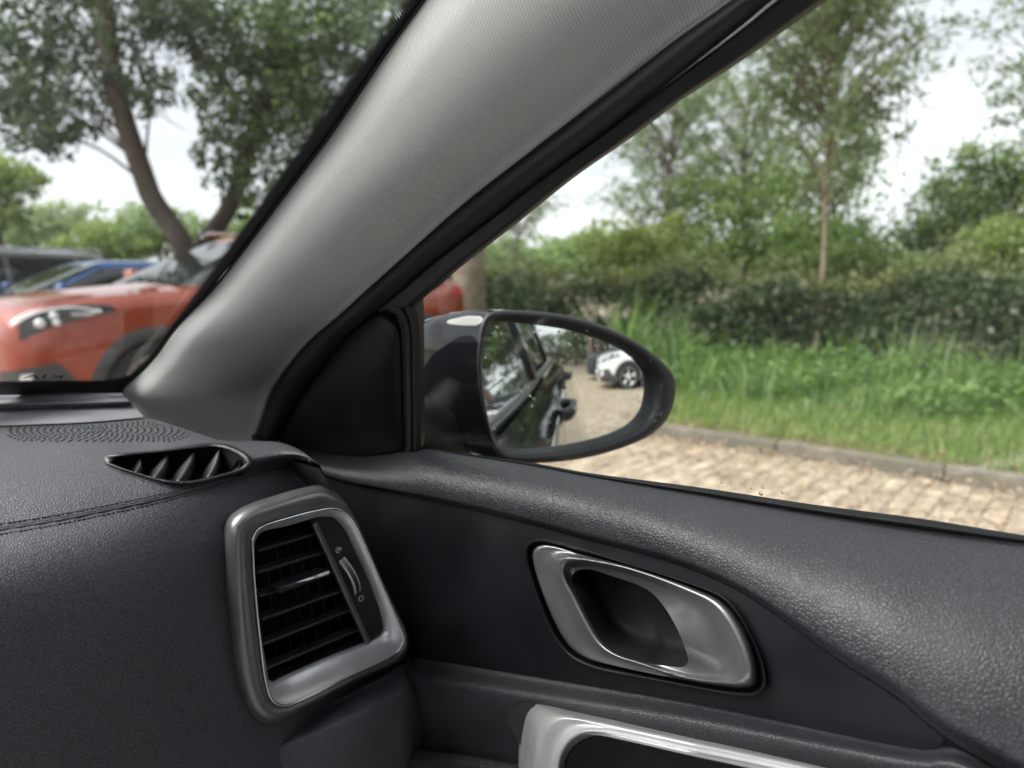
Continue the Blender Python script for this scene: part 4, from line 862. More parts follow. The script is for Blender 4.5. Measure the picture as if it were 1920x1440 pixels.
# seam groove and stitches
VF = ([], [])
off = np.stack([-np.gradient(sa, axis=0)[:, 1], np.gradient(sa, axis=0)[:, 0]], 1); off /= np.linalg.norm(off, axis=1, keepdims=True)
def seam_pt(i, o): 
    q = sa[i]+off[i]*o; return q
big = crom(seam, 420); boff = np.stack([-np.gradient(big, axis=0)[:, 1], np.gradient(big, axis=0)[:, 0]], 1); boff /= np.linalg.norm(boff, axis=1, keepdims=True)
def pt_near(q, lift):
    if q[1] < np.interp(q[0], big[:, 0], big[:, 1]):
        return pad_pt(q[0], q[1], lift)
    i = int(np.argmin(np.hypot(*(sa-q).T))); y0 = sy[i]; s = (q[1]-sa[i][1])/(fb[i][1]-sa[i][1]); y1 = .462+.025*sstep(.55, .95, i/129)
    return at_y(q[0], q[1], y0+(y1-y0)*(1-math.exp(-s*9.0))-lift)
for side in (-1, 1):
    wd = np.interp(big[:, 0], [-350, 0, 600], [14, 9.5, 5])
    k = 60
    while k < 412:
        q0 = big[k]+boff[k]*side*wd[k]; q1 = big[k+3]+boff[k+3]*side*wd[k+3]
        V, F = tube(np.array([pt_near(q0, .0002), (pt_near(q0, .0007)+pt_near(q1, .0007))/2, pt_near(q1, .0002)]), [.0003, .0006, .0003], 5)
        add(VF, V, F); k += 4
mesh('stitching', VF[0], VF[1], M['thread'], db, kind='stuff')
for o_ in (-1.6, 1.8):
    V, F = tube(np.array([pt_near(big[k]+boff[k]*o_, .0001) for k in range(40, 418, 4)]), .0011, 6)
    mesh('seam_welt', V, F, M['dash_leather'], db)
# speaker grille: rows of fine raised ribs radiating over the pad
VF = ([], [])
for rr in range(1, 15):
    for k in range(int(7+rr*4.6)):
        an = 2*math.pi*(k+.5*(rr % 2))/int(7+rr*4.6)
        u = 182+rr*12.6*math.cos(an); v = 807+rr*2.35*math.sin(an)
        top = np.interp(u, [0, 167, 268, 287, 367, 417], [801, 795, 787, 790, 815, 828])
        if v < top+1.5 or v > 829 or u < 12 or u > 395: continue
        p = pad_pt(u, v, .0); V, F = boxVF(p+np.array([0, 0, .0002]), (.0010, .0014, .0005)); add(VF, V, F)
mesh('speaker_grille', VF[0], VF[1], M['grille_dark'], db, kind='stuff')
# defroster outlet
c0 = np.array((335, 868)); lo = loop_ang(ven_out, c0, 72); li = loop_ang(ven_in, c0, 72)
def lp(loop, up): return np.array([pad_pt(u, v, up) for u, v in loop])
l0 = lp(lo, -.0015); l1 = lp(lo+(li-lo)*.25, .0016); l2 = lp(lo+(li-lo)*.75, .0012); l3 = lp(li, -.001); l4 = l3+np.array([0, .004, -.022])
dv = rings('defroster_vent', [l0, l1, l2, l3, l4], M['black_plastic'], db, face_cam=True)
cen = l4.mean(0); mesh('vent_floor', np.vstack([l4, cen]), [(i, (i+1) % 72, 72) for i in range(72)], M['black_deep'], dv)
fins = [((231, 886), (250, 891), (262, 857)), ((262, 891), (289, 897), (315, 850)), ((302, 902), (334, 904), (365, 844)), ((362, 897), (391, 895), (411, 842)), ((418, 890), (440, 886), (448, 862))]
for (b0, b1, tip) in fins:
    A_ = pad_pt(*b0, -.012); B_ = pad_pt(*b1, -.004); T_ = pad_pt(*tip, -.0015)
    rows = []
    for k in range(12):
        t = k/11; w_ = (1-t)**.75
        q0 = A_*(1-t)+T_*t; q1 = B_*(1-t)+T_*t
        q1 = q1+np.array([.003, 0, .0])*math.sin(math.pi*t); q0 = q0*(1)+np.array([.001, 0, -.004])*(1-t)
        mid_ = (q0+q1)/2+np.array([0, 0, .0025])*math.sin(math.pi*t)
        rows.append([q0, (q0+mid_)/2, mid_, (q1+mid_)/2, q1, q1+np.array([.002, .001, -.012])])
    grid('fin', np.array(rows), M['black_plastic'], dv, face_cam=True, solid=.001)

# side air vent
c0 = np.array((590, 1125)); NL = 120
lo = loop_ang(ring_out, c0, NL); lc = loop_ang(ring_ch, c0, NL); lop = loop_ang(ring_op, c0, NL)
def ly(loop, y): return np.array([at_y(u, v, y) for u, v in loop])
YV = .460
prof = [(0, .488), (.05, .476), (.15, .467), (.3, .4615), (.5, YV-.001), (.75, YV), (.93, YV+.0012), (1.0, YV+.004)]
av = rings('air_vent', [ly(lo+(lc-lo)*s, y) for s, y in prof], M['satin_dark'], db, face_cam=True)
ang = np.linspace(0, 2*np.pi, 9)[:8]
lcp = loop_ang(ring_ch, c0, 200)
V, F = tube(ly(lcp, YV+.0005), .0010, 8, closed=True); mesh('chrome_ring', V, F, M['chrome'], av)
prof = [(0, YV+.001), (.12, YV+.0015), (.5, YV+.005), (.85, YV+.010), (1, YV+.015)]
rings('inner_reveal', [ly(lc+(lop-lc)*s, y) for s, y in prof], M['satin_silver'], av, face_cam=True)
l1 = ly(lop, YV+.014); l2 = l1+np.array([0, .05, -.004]); l3 = l2.mean(0)+(l2-l2.mean(0))*.96
rings('duct_wall', [l1, (l1+l2)/2, l3], M['black_plastic'], av)
mesh('duct_floor', np.vstack([l3, l3.mean(0)]), [(i, (i+1) % NL, NL) for i in range(NL)], M['black_deep'], av)
slats = [((478, 1030), (590, 997)), ((477, 1071), (606, 1032)), ((480, 1115), (621, 1069)), ((484, 1159), (638, 1104)), ((489, 1204), (653, 1140)), ((496, 1249), (668, 1177))]
def bar(name, p, q, hy, hz, mat, parent, tilt=0.0, bv=.0006, seg=3):
    d = q-p; Ln = np.linalg.norm(d); e = d/Ln; f = np.array([0, 1, 0])-e*e[1]; f /= np.linalg.norm(f); g = np.cross(e, f)
    ct, st = math.cos(tilt), math.sin(tilt); f, g = f*ct+g*st, g*ct-f*st
    V, F = boxVF((p+q)/2, (Ln/2, hy, hz), np.stack([e, f, g], 1))
    o = mesh(name, V, F, mat, parent, smooth=False); return bevel(o, bv, seg)
YS = YV+.019
for (p, q) in slats:
    bar('slat', at_y(*p, YS), at_y(*q, YS), .0045, .0013, M['black_plastic'], av, .12, .0009)
tl, tr_, bl, br = [at_y(u, v, YS+.027) for u, v in ((484, 1010), (620, 975), (505, 1275), (690, 1205))]
for k in range(7):
    s = (k+.6)/7.2; bar('vane', (tl*(1-s)+tr_*s), (bl*(1-s)+br*s), .008, .0006, M['black_deep'], av, .5, .0003)
# slider tab on the third slat
ta, tb_ = at_y(516, 1103, YS-.0105), at_y(609, 1071, YS-.0105)
tab = bar('slider_tab', ta, tb_, .006, .0026, M['black_plastic'], av, 0, .0014)
V, F = tube(np.array([ta+(tb_-ta)*.06+[0, -.0062, .0012], ta*.5+tb_*.5+[0, -.0066, .0012], tb_-(tb_-ta)*.02+[0, -.0062, .0012]]), .0013, 8); mesh('tab_chrome', V, F, M['chrome'], tab)
# control strip with its wheel
cpn = [(585, 976), (596, 970), (622, 970), (641, 988), (664, 1033), (695, 1102), (715, 1166), (716, 1182), (705, 1193), (688, 1206)]
YC = YV+.012
cp_ = prism('control_strip', np.array([at_y(u, v, YC) for u, v in cpn]), (0, .006, 0), M['black_plastic'], av)
edge = [(584, 978), (594, 976), (697, 1200), (686, 1207)]
bar('strip_edge', at_y(589, 980, YC-.001), at_y(690, 1205, YC-.001), .002, .0021, M['satin_dark'], av, 0, .0008)
wa, wb = at_y(641, 1048, YC-.0003), at_y(671, 1112, YC-.0003)
def thumbwheel(pa, pb, width, h):
    e = pb-pa; c = np.linalg.norm(e)/2; e = e/np.linalg.norm(e); nrm = np.array([0, -1.0, 0]); ax = np.cross(e, nrm); ax /= np.linalg.norm(ax); ax = ax*np.sign(ax[0])
    nrm = np.cross(ax, e); nrm = nrm if nrm[1] < 0 else -nrm
    Rr = (c*c+h*h)/(2*h); cc = (pa+pb)/2-nrm*(Rr-h); A0 = math.asin(min(c/Rr, 1)); out = []
    VF = ([], []); n = 34
    prof = [(-1, -.0022), (-.98, -.0004), (-.8, 0), (-.62, 0), (-.58, -.0006), (.58, -.0006), (.62, 0), (.85, 0), (.98, -.0004), (1, -.0022)]
    V = []
    for k in range(n+1):
        th = -A0+2*A0*k/n; d = e*math.sin(th)+nrm*math.cos(th)
        for (w_, r_) in prof: V.append(cc+ax*width*w_+d*(Rr+r_))
    add(VF, V, gfaces(n+1, len(prof)))
    rib = ([], [])
    for k in range(1, n):
        th = -A0+2*A0*k/n; d = e*math.sin(th)+nrm*math.cos(th); tg_ = e*math.cos(th)-nrm*math.sin(th)
        for j in range(4):
            V, F = boxVF(cc+ax*width*(-.42+.28*j)+d*(Rr-.0002), (width*.1, .00026, .00045), np.stack([ax, tg_, d], 1)); add(rib, V, F)
    return VF, rib
VF, rib = thumbwheel(wa, wb, .0031, .0065)
tw = mesh('thumbwheel', VF[0], VF[1], M['satin_silver'], av)
mesh('wheel_ribs', rib[0], rib[1], M['black_plastic'], tw, kind='stuff')
wx = np.array([math.cos(a_) for a_ in np.linspace(0, 2*np.pi, 25)[:24]]); wz = np.array([math.sin(a_) for a_ in np.linspace(0, 2*np.pi, 25)[:24]])
ic = at_y(677, 1122, YC-.0005); V, F = tube(ic+np.stack([wx*.0023, wx*0, wz*.0023], 1), .00027, 6, closed=True); mesh('closed_icon', V, F, M['white_print'], cp_)
ic = at_y(635, 1031, YC-.0005); VF = ([], [])
an = np.linspace(.5, 2*np.pi-.9, 20); V, F = tube(ic+np.stack([np.cos(an)*.0019-.0006, an*0, np.sin(an)*.0023], 1), .00026, 6); add(VF, V, F)
for k in (-1, 0, 1):
    x_ = np.linspace(-.0008, .0030, 10); V, F = tube(ic+np.stack([x_, x_*0, .0009*k+.0003+.0003*np.sin(x_*2400)], 1), .0002, 6); add(VF, V, F)
mesh('open_icon', VF[0], VF[1], M['white_print'], cp_)

# ---- passenger door
dr = root('door_card', 'black leather passenger door panel with window beside the dashboard', 'door', (.47, -.1, .45))
XB = .452
C0 = [(470, 806), (525, 829), (562, 841), (620, 851), (690, 855), (740, 848), (785, 841), (850, 850), (1000, 873), (1100, 892), (1313, 928), (1527, 964), (1740, 996), (1920, 1019), (2150, 1047)]
C2 = [(480, 850), (560, 872), (600, 890), (640, 904), (720, 921), (800, 937), (900, 960), (1000, 985), (1100, 1012), (1211, 1041), (1300, 1070), (1394, 1114), (1487, 1177), (1581, 1245), (1675, 1305), (1765, 1380), (1920, 1475), (2150, 1620)]
def xd(u):
    k = np.clip((u-1000)/850, 0, 1); return .420-.050*k*k*(3-2*k)       # how far the trim stands in from the glass
def xpad(t, s):
    u = PXU[0]; am = (.442-xd(u)+.006)*1.12
    return .442-am*(1-math.exp(-s/.45)) - .004*math.sin(math.pi*s) + .008*sstep(.90, 1, s)
P, U = psurf(C0, C2, xpad, 170, 48, 'x')
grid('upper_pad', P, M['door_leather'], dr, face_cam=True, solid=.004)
# inset trim panel
T0 = [(470, 846), (560, 868), (640, 900), (720, 918), (800, 934), (900, 957), (1000, 982), (1100, 1009), (1211, 1038), (1300, 1067), (1394, 1111), (1487, 1174), (1581, 1242), (1675, 1302), (1750, 1358), (1768, 1384)]
T1 = [(470, 1180), (640, 1210), (780, 1233), (882, 1249), (1028, 1273), (1174, 1297), (1300, 1319), (1450, 1350), (1562, 1374), (1675, 1397), (1731, 1404), (1758, 1400), (1768, 1388)]
hd_out = [(983, 1040), (986, 1022), (998, 1013), (1030, 1012), (1164, 1052), (1291, 1092), (1352, 1116), (1380, 1142), (1419, 1213), (1436, 1267), (1434, 1291), (1420, 1305), (1398, 1307), (1355, 1301), (1196, 1271), (1116, 1255), (1068, 1232), (1036, 1194), (1004, 1117)]
hd_sil = [(996, 1042), (1000, 1026), (1012, 1020), (1034, 1022), (1084, 1037), (1196, 1067), (1307, 1105), (1352, 1126), (1381, 1156), (1410, 1210), (1423, 1265), (1421, 1282), (1410, 1291), (1387, 1291), (1323, 1283), (1164, 1252), (1098, 1234), (1065, 1209), (1023, 1130)]
hd_in = [(1072, 1088), (1077, 1073), (1100, 1067), (1144, 1079), (1196, 1097), (1221, 1111), (1247, 1140), (1272, 1184), (1287, 1223), (1291, 1240), (1282, 1250), (1259, 1250), (1196, 1239), (1157, 1226), (1132, 1207), (1106, 1165), (1084, 1117)]
def xtrim(t, s): return xd(PXU[0])+.003-.006*math.sin(math.pi*s)*(1-sstep(.55, .95, t))
P, U = psurf(T0, T1, xtrim, 180, 60, 'x')
hcn = np.array(hd_out).mean(0)
grid('inset_trim', P, M['trim_dark'], dr, hole=hcn+(crom(hd_out, 90, True)-hcn)*.97, uvpx=U, face_cam=True)
# lower leather
L0 = [(470, 1176), (640, 1208), (780, 1231), (882, 1247), (1028, 1271), (1174, 1295), (1300, 1317), (1450, 1348), (1562, 1372), (1675, 1395), (1735, 1404), (1785, 1402), (1920, 1470), (2150, 1600)]
L1 = [(470, 1700), (700, 1700), (900, 1700), (1200, 1700), (1500, 1700), (1800, 1700), (2150, 1700)]
P, U = psurf(L0, L1, lambda t, s: xd(PXU[0])+.004-.020*sstep(0, .10, s)+.012*sstep(.12, .3, s), 150, 60, 'x')
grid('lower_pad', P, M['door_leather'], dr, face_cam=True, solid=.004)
# door pull (release handle)
c0 = np.array((1185, 1165)); NH = 140
lo = loop_ang(hd_out, c0, NH); ls = loop_ang(hd_sil, c0, NH); li = loop_ang(hd_in, c0, NH)
def lx(loop, x):
    x = np.full(len(loop), x) if np.isscalar(x) else x
    return np.array([at_x(u, v, xx) for (u, v), xx in zip(loop, x)])
th = np.linspace(-np.pi, np.pi, NH, endpoint=False)             # 0 = right in the photo, +pi/2 = down
XT = xd(ls[:, 0])-.006
XO = xd(lo[:, 0])-.006
d_ = (ls-c0); d_ = d_/np.linalg.norm(d_, axis=1, keepdims=True)
wr = 1/(1+np.exp(-7*(d_[:, 0]*.80-d_[:, 1]*.62+.10)))           # 1 on the top and right sides
sr = .86*(1-wr)+.16*wr
LOOPS = []
for k in range(15):
    s = k/14
    rim = np.exp(-((s-sr)/(.20*(1-wr)+.17*wr))**2)
    x = XT+.002-.0105*rim+.006*s*wr-.002*(1-s)*(1-wr)
    if k == 0: x = x*0+XT+.010
    LOOPS.append(lx(ls+(li-ls)*s, x))
hd = rings('door_handle', LOOPS, M['handle_silver'], dr, face_cam=True, label='satin silver release handle set in the dark trim')
prof = [(0, XO+.006), (.05, XO+.0005), (.3, XO+.0005), (.55, XO+.004), (1, XT+.016)]
rings('handle_surround', [lx(lo+(ls-lo)*s, x) for s, x in prof], M['trim_dark'], hd, face_cam=True)
i0 = LOOPS[-1]; b1 = i0+np.array([.006, 0, 0]); bcen = i0.mean(0)+np.array([.038, .01, -.004])
b2 = bcen+(b1-i0.mean(0)-np.array([.006, 0, 0]))*1.12; b3_ = bcen+np.array([.004, 0, 0])+(b2-bcen)*.8
rings('handle_cup', [i0, b1, (b1+b2)/2+np.array([.004, 0, 0]), b2, b3_, bcen[None]+np.array([.004, 0, 0])+(b3_-bcen)*[0, .5, .5], bcen[None]+np.array([.004, 0, 0])+(b3_-bcen)*[0, .0005, .0005]], M['cup'], hd)
# armrest grip
ao = [(973, 1700), (972, 1500), (972, 1420), (977, 1368), (986, 1334), (1000, 1321), (1030, 1323), (1065, 1331), (1138, 1346), (1283, 1377), (1400, 1402), (1570, 1442), (1800, 1500), (2100, 1575)]
ai = [(1058, 1700), (1058, 1500), (1060, 1440), (1068, 1414), (1086, 1394), (1112, 1383), (1134, 1381), (1160, 1383), (1210, 1393), (1320, 1418), (1400, 1434), (1570, 1472), (1800, 1525), (2100, 1600)]
a = crom(ao, 150); b = crom(ai, 150); P = np.zeros((150, 26, 3))
for i in range(150):
    for j in range(26):
        s = j/25; q = a[i]*(1-s)+b[i]*s
        x = min(.404, xd(q[0])-.002)-.045*sstep(0, .45, s)**.8-.010*math.exp(-((s-.83)/.10)**2)+.020*sstep(.86, 1, s)
        P[i, j] = at_x(q[0], q[1], x)
arm = grid('armrest_grip', P, M['arm_silver'], dr, face_cam=True, solid=.003, label='satin silver armrest grip at the foot of the door panel')
P = np.array([[at_x(*(b[i]), min(.404, xd(b[i][0])-.002)-.03), at_x(*(b[i]*.75+np.array([1500, 1900])*.25), .41), at_x(*(b[i]*.3+np.array([1500, 1900])*.7), .415)] for i in range(150)])
grid('grip_pocket', P, M['black_deep'], arm, face_cam=True)
fp = crom([(952, 1352), (957, 1331), (975, 1322), (1002, 1321), (990, 1345), (980, 1400), (968, 1385)], 40, True)
prism('felt_patch', np.array([at_x(u, v, .402) for u, v in fp]), (.004, 0, 0), weave('felt_mesh', (.03, .03, .032), .0012), dr)
P, U = psurf([(760, 1404), (830, 1410), (900, 1420), (972, 1434)], [(760, 1600), (830, 1600), (900, 1600), (972, 1600)], lambda t, s: .405-.008*sstep(0, .1, s), 40, 30, 'x')
def perf():
    m = leather('perforated_leather', (.018, .019, .022), .0034); t = m.node_tree; lk = t.links.new; b = t.nodes['Principled BSDF']
    co = N(t, 'ShaderNodeTexCoord'); v = N(t, 'ShaderNodeTexVoronoi', i_Scale=260.0, i_Randomness=0.0); lk(co.outputs['Object'], v.inputs['Vector'])
    r = N(t, 'ShaderNodeMapRange'); r.inputs['From Min'].default_value = .2; r.inputs['From Max'].default_value = .3; lk(v.outputs['Distance'], r.inputs[0])
    mx = N(t, 'ShaderNodeMix', data_type='RGBA'); mx.inputs[6].default_value = (.002, .002, .002, 1); mx.inputs[7].default_value = (.03, .03, .034, 1); lk(r.outputs[0], mx.inputs[0]); lk(mx.outputs[2], b.inputs['Base Color']); return m
grid('perforated_insert', P, perf(), dr, face_cam=True, solid=.003)
# window: seal, frame, divider, sail cover, pane
S0 = [(783, 838), (850, 847), (1000, 868), (1100, 886), (1313, 914), (1527, 946), (1740, 974), (1920, 1003), (2150, 1030)]
S1 = [(783, 842), (850, 851), (1000, 874), (1100, 893), (1313, 929), (1527, 965), (1740, 997), (1920, 1020), (2150, 1048)]
P, U = psurf(S0, S1, lambda t, s: .452-.010*math.sin(math.pi*(.15+.6*s)), 90, 12, 'x')
grid('belt_seal', P, M['seal'], dr, face_cam=True, solid=.0015)
W2 = [(505, 850), (524, 824), (553, 760), (597, 696), (655, 626), (700, 588), (798, 503), (900, 424), (1013, 337), (1130, 250), (1257, 153), (1395, 46), (1450, 0), (1640, -140)]
WG = [(777, 576), (801, 553), (827, 534), (859, 505), (977, 413), (1079, 331), (1181, 260), (1283, 184), (1385, 118), (1487, 46), (1553, 0), (1760, -140)]
pbx = crom(pB, 120); w2 = crom(W2, 120); P = np.zeros((120, 10, 3))
for i in range(120):
    for j in range(10):
        s = j/9; q = (pbx[i]+np.array([-4, -3]))*(1-s)+w2[i]*s; P[i, j] = on_side(q[0], q[1], .432-.012*math.sin(math.pi*s)+.006*s)
grid('weatherstrip', P, M['rubber'], dr, face_cam=True, solid=.003)
w2b = crom(W2[5:], 110); wg = crom(WG, 110); P = np.zeros((110, 12, 3))
for i in range(110):
    for j in range(12):
        s = j/11; q = (w2b[i]+np.array([-5, -3]))*(1-s)+wg[i]*s; P[i, j] = on_side(q[0], q[1], .441-.004*sstep(.05, .2, s)+.010*sstep(.8, 1, s))
grid('window_frame', P, M['black_plastic'], dr, face_cam=True, solid=.012)
P = []
for (u0, v0), (u1, v1) in zip(crom([(712, 578), (742, 592), (755, 620), (757, 660), (758, 845)], 60), crom([(777, 574), (779, 582), (780, 640), (781, 700), (784, 845)], 60)):
    P.append([on_side(u0*(1-s)+u1*s, v0*(1-s)+v1*s, x) for s, x in ((0, .445), (.15, .437), (.5, .436), (.6, .438), (.66, .442), (.72, .437), (.9, .438), (1, .448))])
grid('window_divider', np.array(P), M['rubber'], dr, face_cam=True, solid=.008)
sail = [(713, 583), (734, 595), (750, 614), (756, 655), (758, 760), (758, 832), (750, 844), (728, 850), (684, 860), (640, 864), (590, 858), (522, 842), (552, 762), (596, 698), (654, 628), (694, 594)]
c0 = np.array((680, 740)); ls_ = loop_ang(sail, c0, 90)
LO = [np.array([on_side(u, v, .442) for u, v in ls_])]
for s, x in ((.02, .437), (.08, .4335), (.25, .430), (.5, .4265), (.75, .425), (.97, .4245), (.9995, .4245)):
    q_ = ls_+(c0-ls_)*s; LO.append(np.array([on_side(u, v, x) for u, v in q_]))
rings('sail_cover', LO, M['trim_dark'], dr, face_cam=True)
zz = np.linspace(H0-.20, H0+.32, 10); yy = np.linspace(.60, -.60, 12)
def sidept(y, z, x=.4535): return np.array([x-.35*(z-(H0-.16)), y, z])
grid('window_pane', np.array([[sidept(min(y, .70-(z-H0+.2)*1.05), z) for z in zz] for y in yy]), M['side_glass'], dr)
# dark backing sheet behind frame and pillar (body of the door and pillar)
P = np.zeros((60, 6, 3)); pa_ = crom(pA[2:], 60); wb_ = crom([(600, 850), (700, 640)]+[(u-16, v-4) for u, v in WG], 60)
for i in range(60):
    for j in range(6):
        s = j/5; A3 = on_screen(*pa_[i], -.006); B3 = on_side(*wb_[i], .462); P[i, j] = A3*(1-s)+B3*s+np.array([.02, .03, .01])*math.sin(math.pi*s)
grid('pillar_body', P, M['paint_black'], pt, solid=.004)

mp_ = np.array([on_side(u, v, .463) for u, v in [(480, 870), (500, 800), (553, 735), (650, 612), (720, 560), (774, 556), (776, 600), (780, 870)]])
prism('mirror_mount', mp_, (.012, 0, .004), M['black_plastic'], dr)

# ---- wing mirror
RV = ray(1062, 602); RV /= np.linalg.norm(RV); MN = np.array([0, -1, 0])-RV; MN /= np.linalg.norm(MN)
MC = at_d(1065, 722, .735)
gl_px = [(927, 605), (944, 604), (1003, 609), (1075, 621), (1134, 640), (1178, 660), (1207, 683), (1220, 704), (1222, 730), (1215, 771), (1201, 791), (1172, 809), (1119, 826), (1032, 841), (952, 845), (938, 838), (927, 818), (915, 774), (906, 695), (912, 645), (918, 619)]
rm_px = [(903, 605), (913, 589), (928, 583), (973, 582), (1061, 591), (1134, 612), (1192, 640), (1236, 672), (1259, 697), (1266, 715), (1265, 748), (1253, 783), (1221, 815), (1163, 841), (1090, 860), (1003, 869), (959, 867), (941, 861), (928, 842), (912, 794), (900, 739), (895, 666)]
wm = root('wing_mirror', 'black wing mirror dotted with raindrops outside the passenger window', 'wing mirror', tuple(MC-np.array([.05, 0, .08])))
c0 = np.array((1060, 725)); NM = 120
lg = loop_ang(gl_px, c0, NM); lr = loop_ang(rm_px, c0, NM)
def lm(loop, off): return np.array([at_pl(u, v, MC+MN*off, MN) for u, v in loop])
RC = 1.6
mex = np.cross(MN, [0, 0, 1]); mex /= np.linalg.norm(mex); mey = np.cross(mex, MN)
g3 = lm(lg, 0); gc = g3.mean(0)
fan = []
for s in np.linspace(1, 0.02, 16):
    q_ = gc+(g3-gc)*s; dd = ((q_-MC)@mex)**2+((q_-MC)@mey)**2; fan.append(q_-MN*(dd/(2*RC))[:, None])
mgo = rings('mirror_glass', fan, M['mirror'], wm, face_cam=True)
ro = lm(lr, .010); gr = lm(lg, .003)
gin = fan[0]-MN*.002
lmid = lambda s, o_: lm(lg+(lr-lg)*s, o_)
rings('mirror_rim', [gin, gin*.6+lmid(.12, .004)*.4, lmid(.2, .008), lmid(.45, .0125), lmid(.7, .014), lmid(.9, .012), ro*1.0, lm(lr, .006), lm(lr, .000)], M['black_plastic'], wm, face_cam=True)
r0 = lm(lr, .001); rc = r0.mean(0); BK = np.array([-.04, 1.0, -.02])
SH = [lm(lr, .0035)]
for d__, s in ((.004, 1.0), (.02, 1.0), (.045, .965), (.07, .89), (.09, .77), (.104, .58), (.112, .34), (.115, .05)):
    SH.append(rc+(r0-rc)*s+BK*d__*1.4)
SH[1] = rc+(r0-rc)*1.006+BK*.006; SH[2] = rc+(r0-rc)*1.008+BK*.02
rings('mirror_shell', SH, M['paint_black'], wm)
# seam lines on the shell and the arm
a0 = at_d(770, 800, .70)+np.array([.0, .04, 0]); a1 = at_d(935, 812, .745)+np.array([.0, .05, 0])
rows = []
for k in range(12):
    t = k/11; c_ = a0*(1-t)+a1*t+np.array([0, 0, -.006*math.sin(math.pi*t)])
    rows.append([c_+np.array([0, .045*math.cos(q)*(1-.15*t)*(1 if abs(math.cos(q)) < .9 else .95), (.030+.006*t)*math.copysign(abs(math.sin(q))**.7, math.sin(q))]) for q in np.linspace(0, 2*np.pi, 24, endpoint=False)])
rings('mirror_arm', rows, M['black_plastic'], wm)
# raindrops
def dropVF(p, nrm, r, hh=.45, sx=1.0):
    nrm = nrm/np.linalg.norm(nrm); ex_ = np.cross(nrm, [0, 0, 1]); ex_ /= np.linalg.norm(ex_); ey_ = np.cross(ex_, nrm)
    V = [p+nrm*r*hh]; F = []
    for k, ph in enumerate((.5, 1.05, 1.5)):
        for j in range(10):
            a_ = 2*math.pi*j/10; V.append(p+r*math.sin(ph)*(ex_*math.cos(a_)*sx+ey_*math.sin(a_))+nrm*r*hh*math.cos(ph))
    for j in range(10):
        F.append((0, 1+j, 1+(j+1) % 10))
        for k in range(2): F.append((1+k*10+j, 11+k*10+j, 11+k*10+(j+1) % 10, 1+k*10+(j+1) % 10))
    return V, F
wat, t_, b_ = material('water', (1, 1, 1), .0); b_.inputs['Transmission Weight'].default_value = 1; b_.inputs['IOR'].default_value = 1.33
dr_px = [(934, 613, 5), (930, 622, 3), (942, 626, 4), (932, 630, 3), (1003, 622, 4), (998, 632, 3), (1004, 637, 3), (1013, 620, 3), (1036, 626, 3), (1040, 632, 3), (1049, 622, 5), (1055, 628, 4), (1080, 628, 4), (1087, 634, 3), (1098, 630, 3), (1106, 634, 6), (1068, 645, 6), (1025, 655, 7), (1117, 648, 4), (1124, 647, 3), (1131, 643, 4), (1153, 651, 4), (1160, 657, 3), (1129, 664, 4), (1149, 665, 4), (1187, 669, 6), (1210, 687, 5), (1173, 656, 4), (912, 671, 4), (911, 700, 4), (908, 694, 3), (930, 712, 3), (905, 725, 3), (1006, 677, 3), (978, 735, 6), (994, 743, 5), (1002, 748, 4), (998, 762, 5), (992, 727, 4), (925, 778, 3), (928, 806, 4), (1050, 683, 3), (1140, 640, 4), (1183, 660, 4)]
VF = ([], [])
for (u, v, r) in dr_px:
    p = at_pl(u, v, MC, MN); dd = (((p-MC)@mex)**2+((p-MC)@mey)**2)/(2*RC); p = p-MN*dd
    V, F = dropVF(p, MN, r*.62*.00052, .6, rnd.uniform(.8, 1.25)); add(VF, V, F)
for (u, v, r) in [(1238, 729, 2), (1236, 738, 2), (1230, 750, 3), (1228, 757, 3), (1234, 762, 3), (1238, 776, 4), (1231, 779, 3), (1227, 789, 4), (1240, 725, 2)]:
    V, F = dropVF(at_pl(u, v, MC+MN*.0132, MN), MN, r*.0004, .7); add(VF, V, F)
mesh('rain_drops', VF[0], VF[1], wat, None, kind='stuff', label='clear raindrops clinging to the wing mirror glass and rim', cat='raindrops')
VF = ([], [])
for (u, v, r) in [(1353, 905, 2), (1398, 911, 1.6), (1409, 915, 2.4), (1427, 925, 4), (1431, 914, 2.2), (1468, 923, 2.8), (1500, 944, 2), (1380, 916, 1.3)]:
    p = on_side(u, v, .4525); V, F = dropVF(p, np.array([-1, 0, -.35]), r*.00042, .5); add(VF, V, F)
for k in range(70):                         # dried spots left in arcs by the window seal
    t = k/70; u = 1210+560*t; v = 663-30*math.sin(t*2.2)-60*t*t+rnd.uniform(-1.5, 1.5)
    p = on_side(u, v, .4530); V, F = dropVF(p, np.array([-1, 0, -.35]), .00016, .5); add(VF, V, F)
mesh('window_drops', VF[0], VF[1], wat, None, kind='stuff', label='tiny raindrops low on the side window above the seal', cat='raindrops')

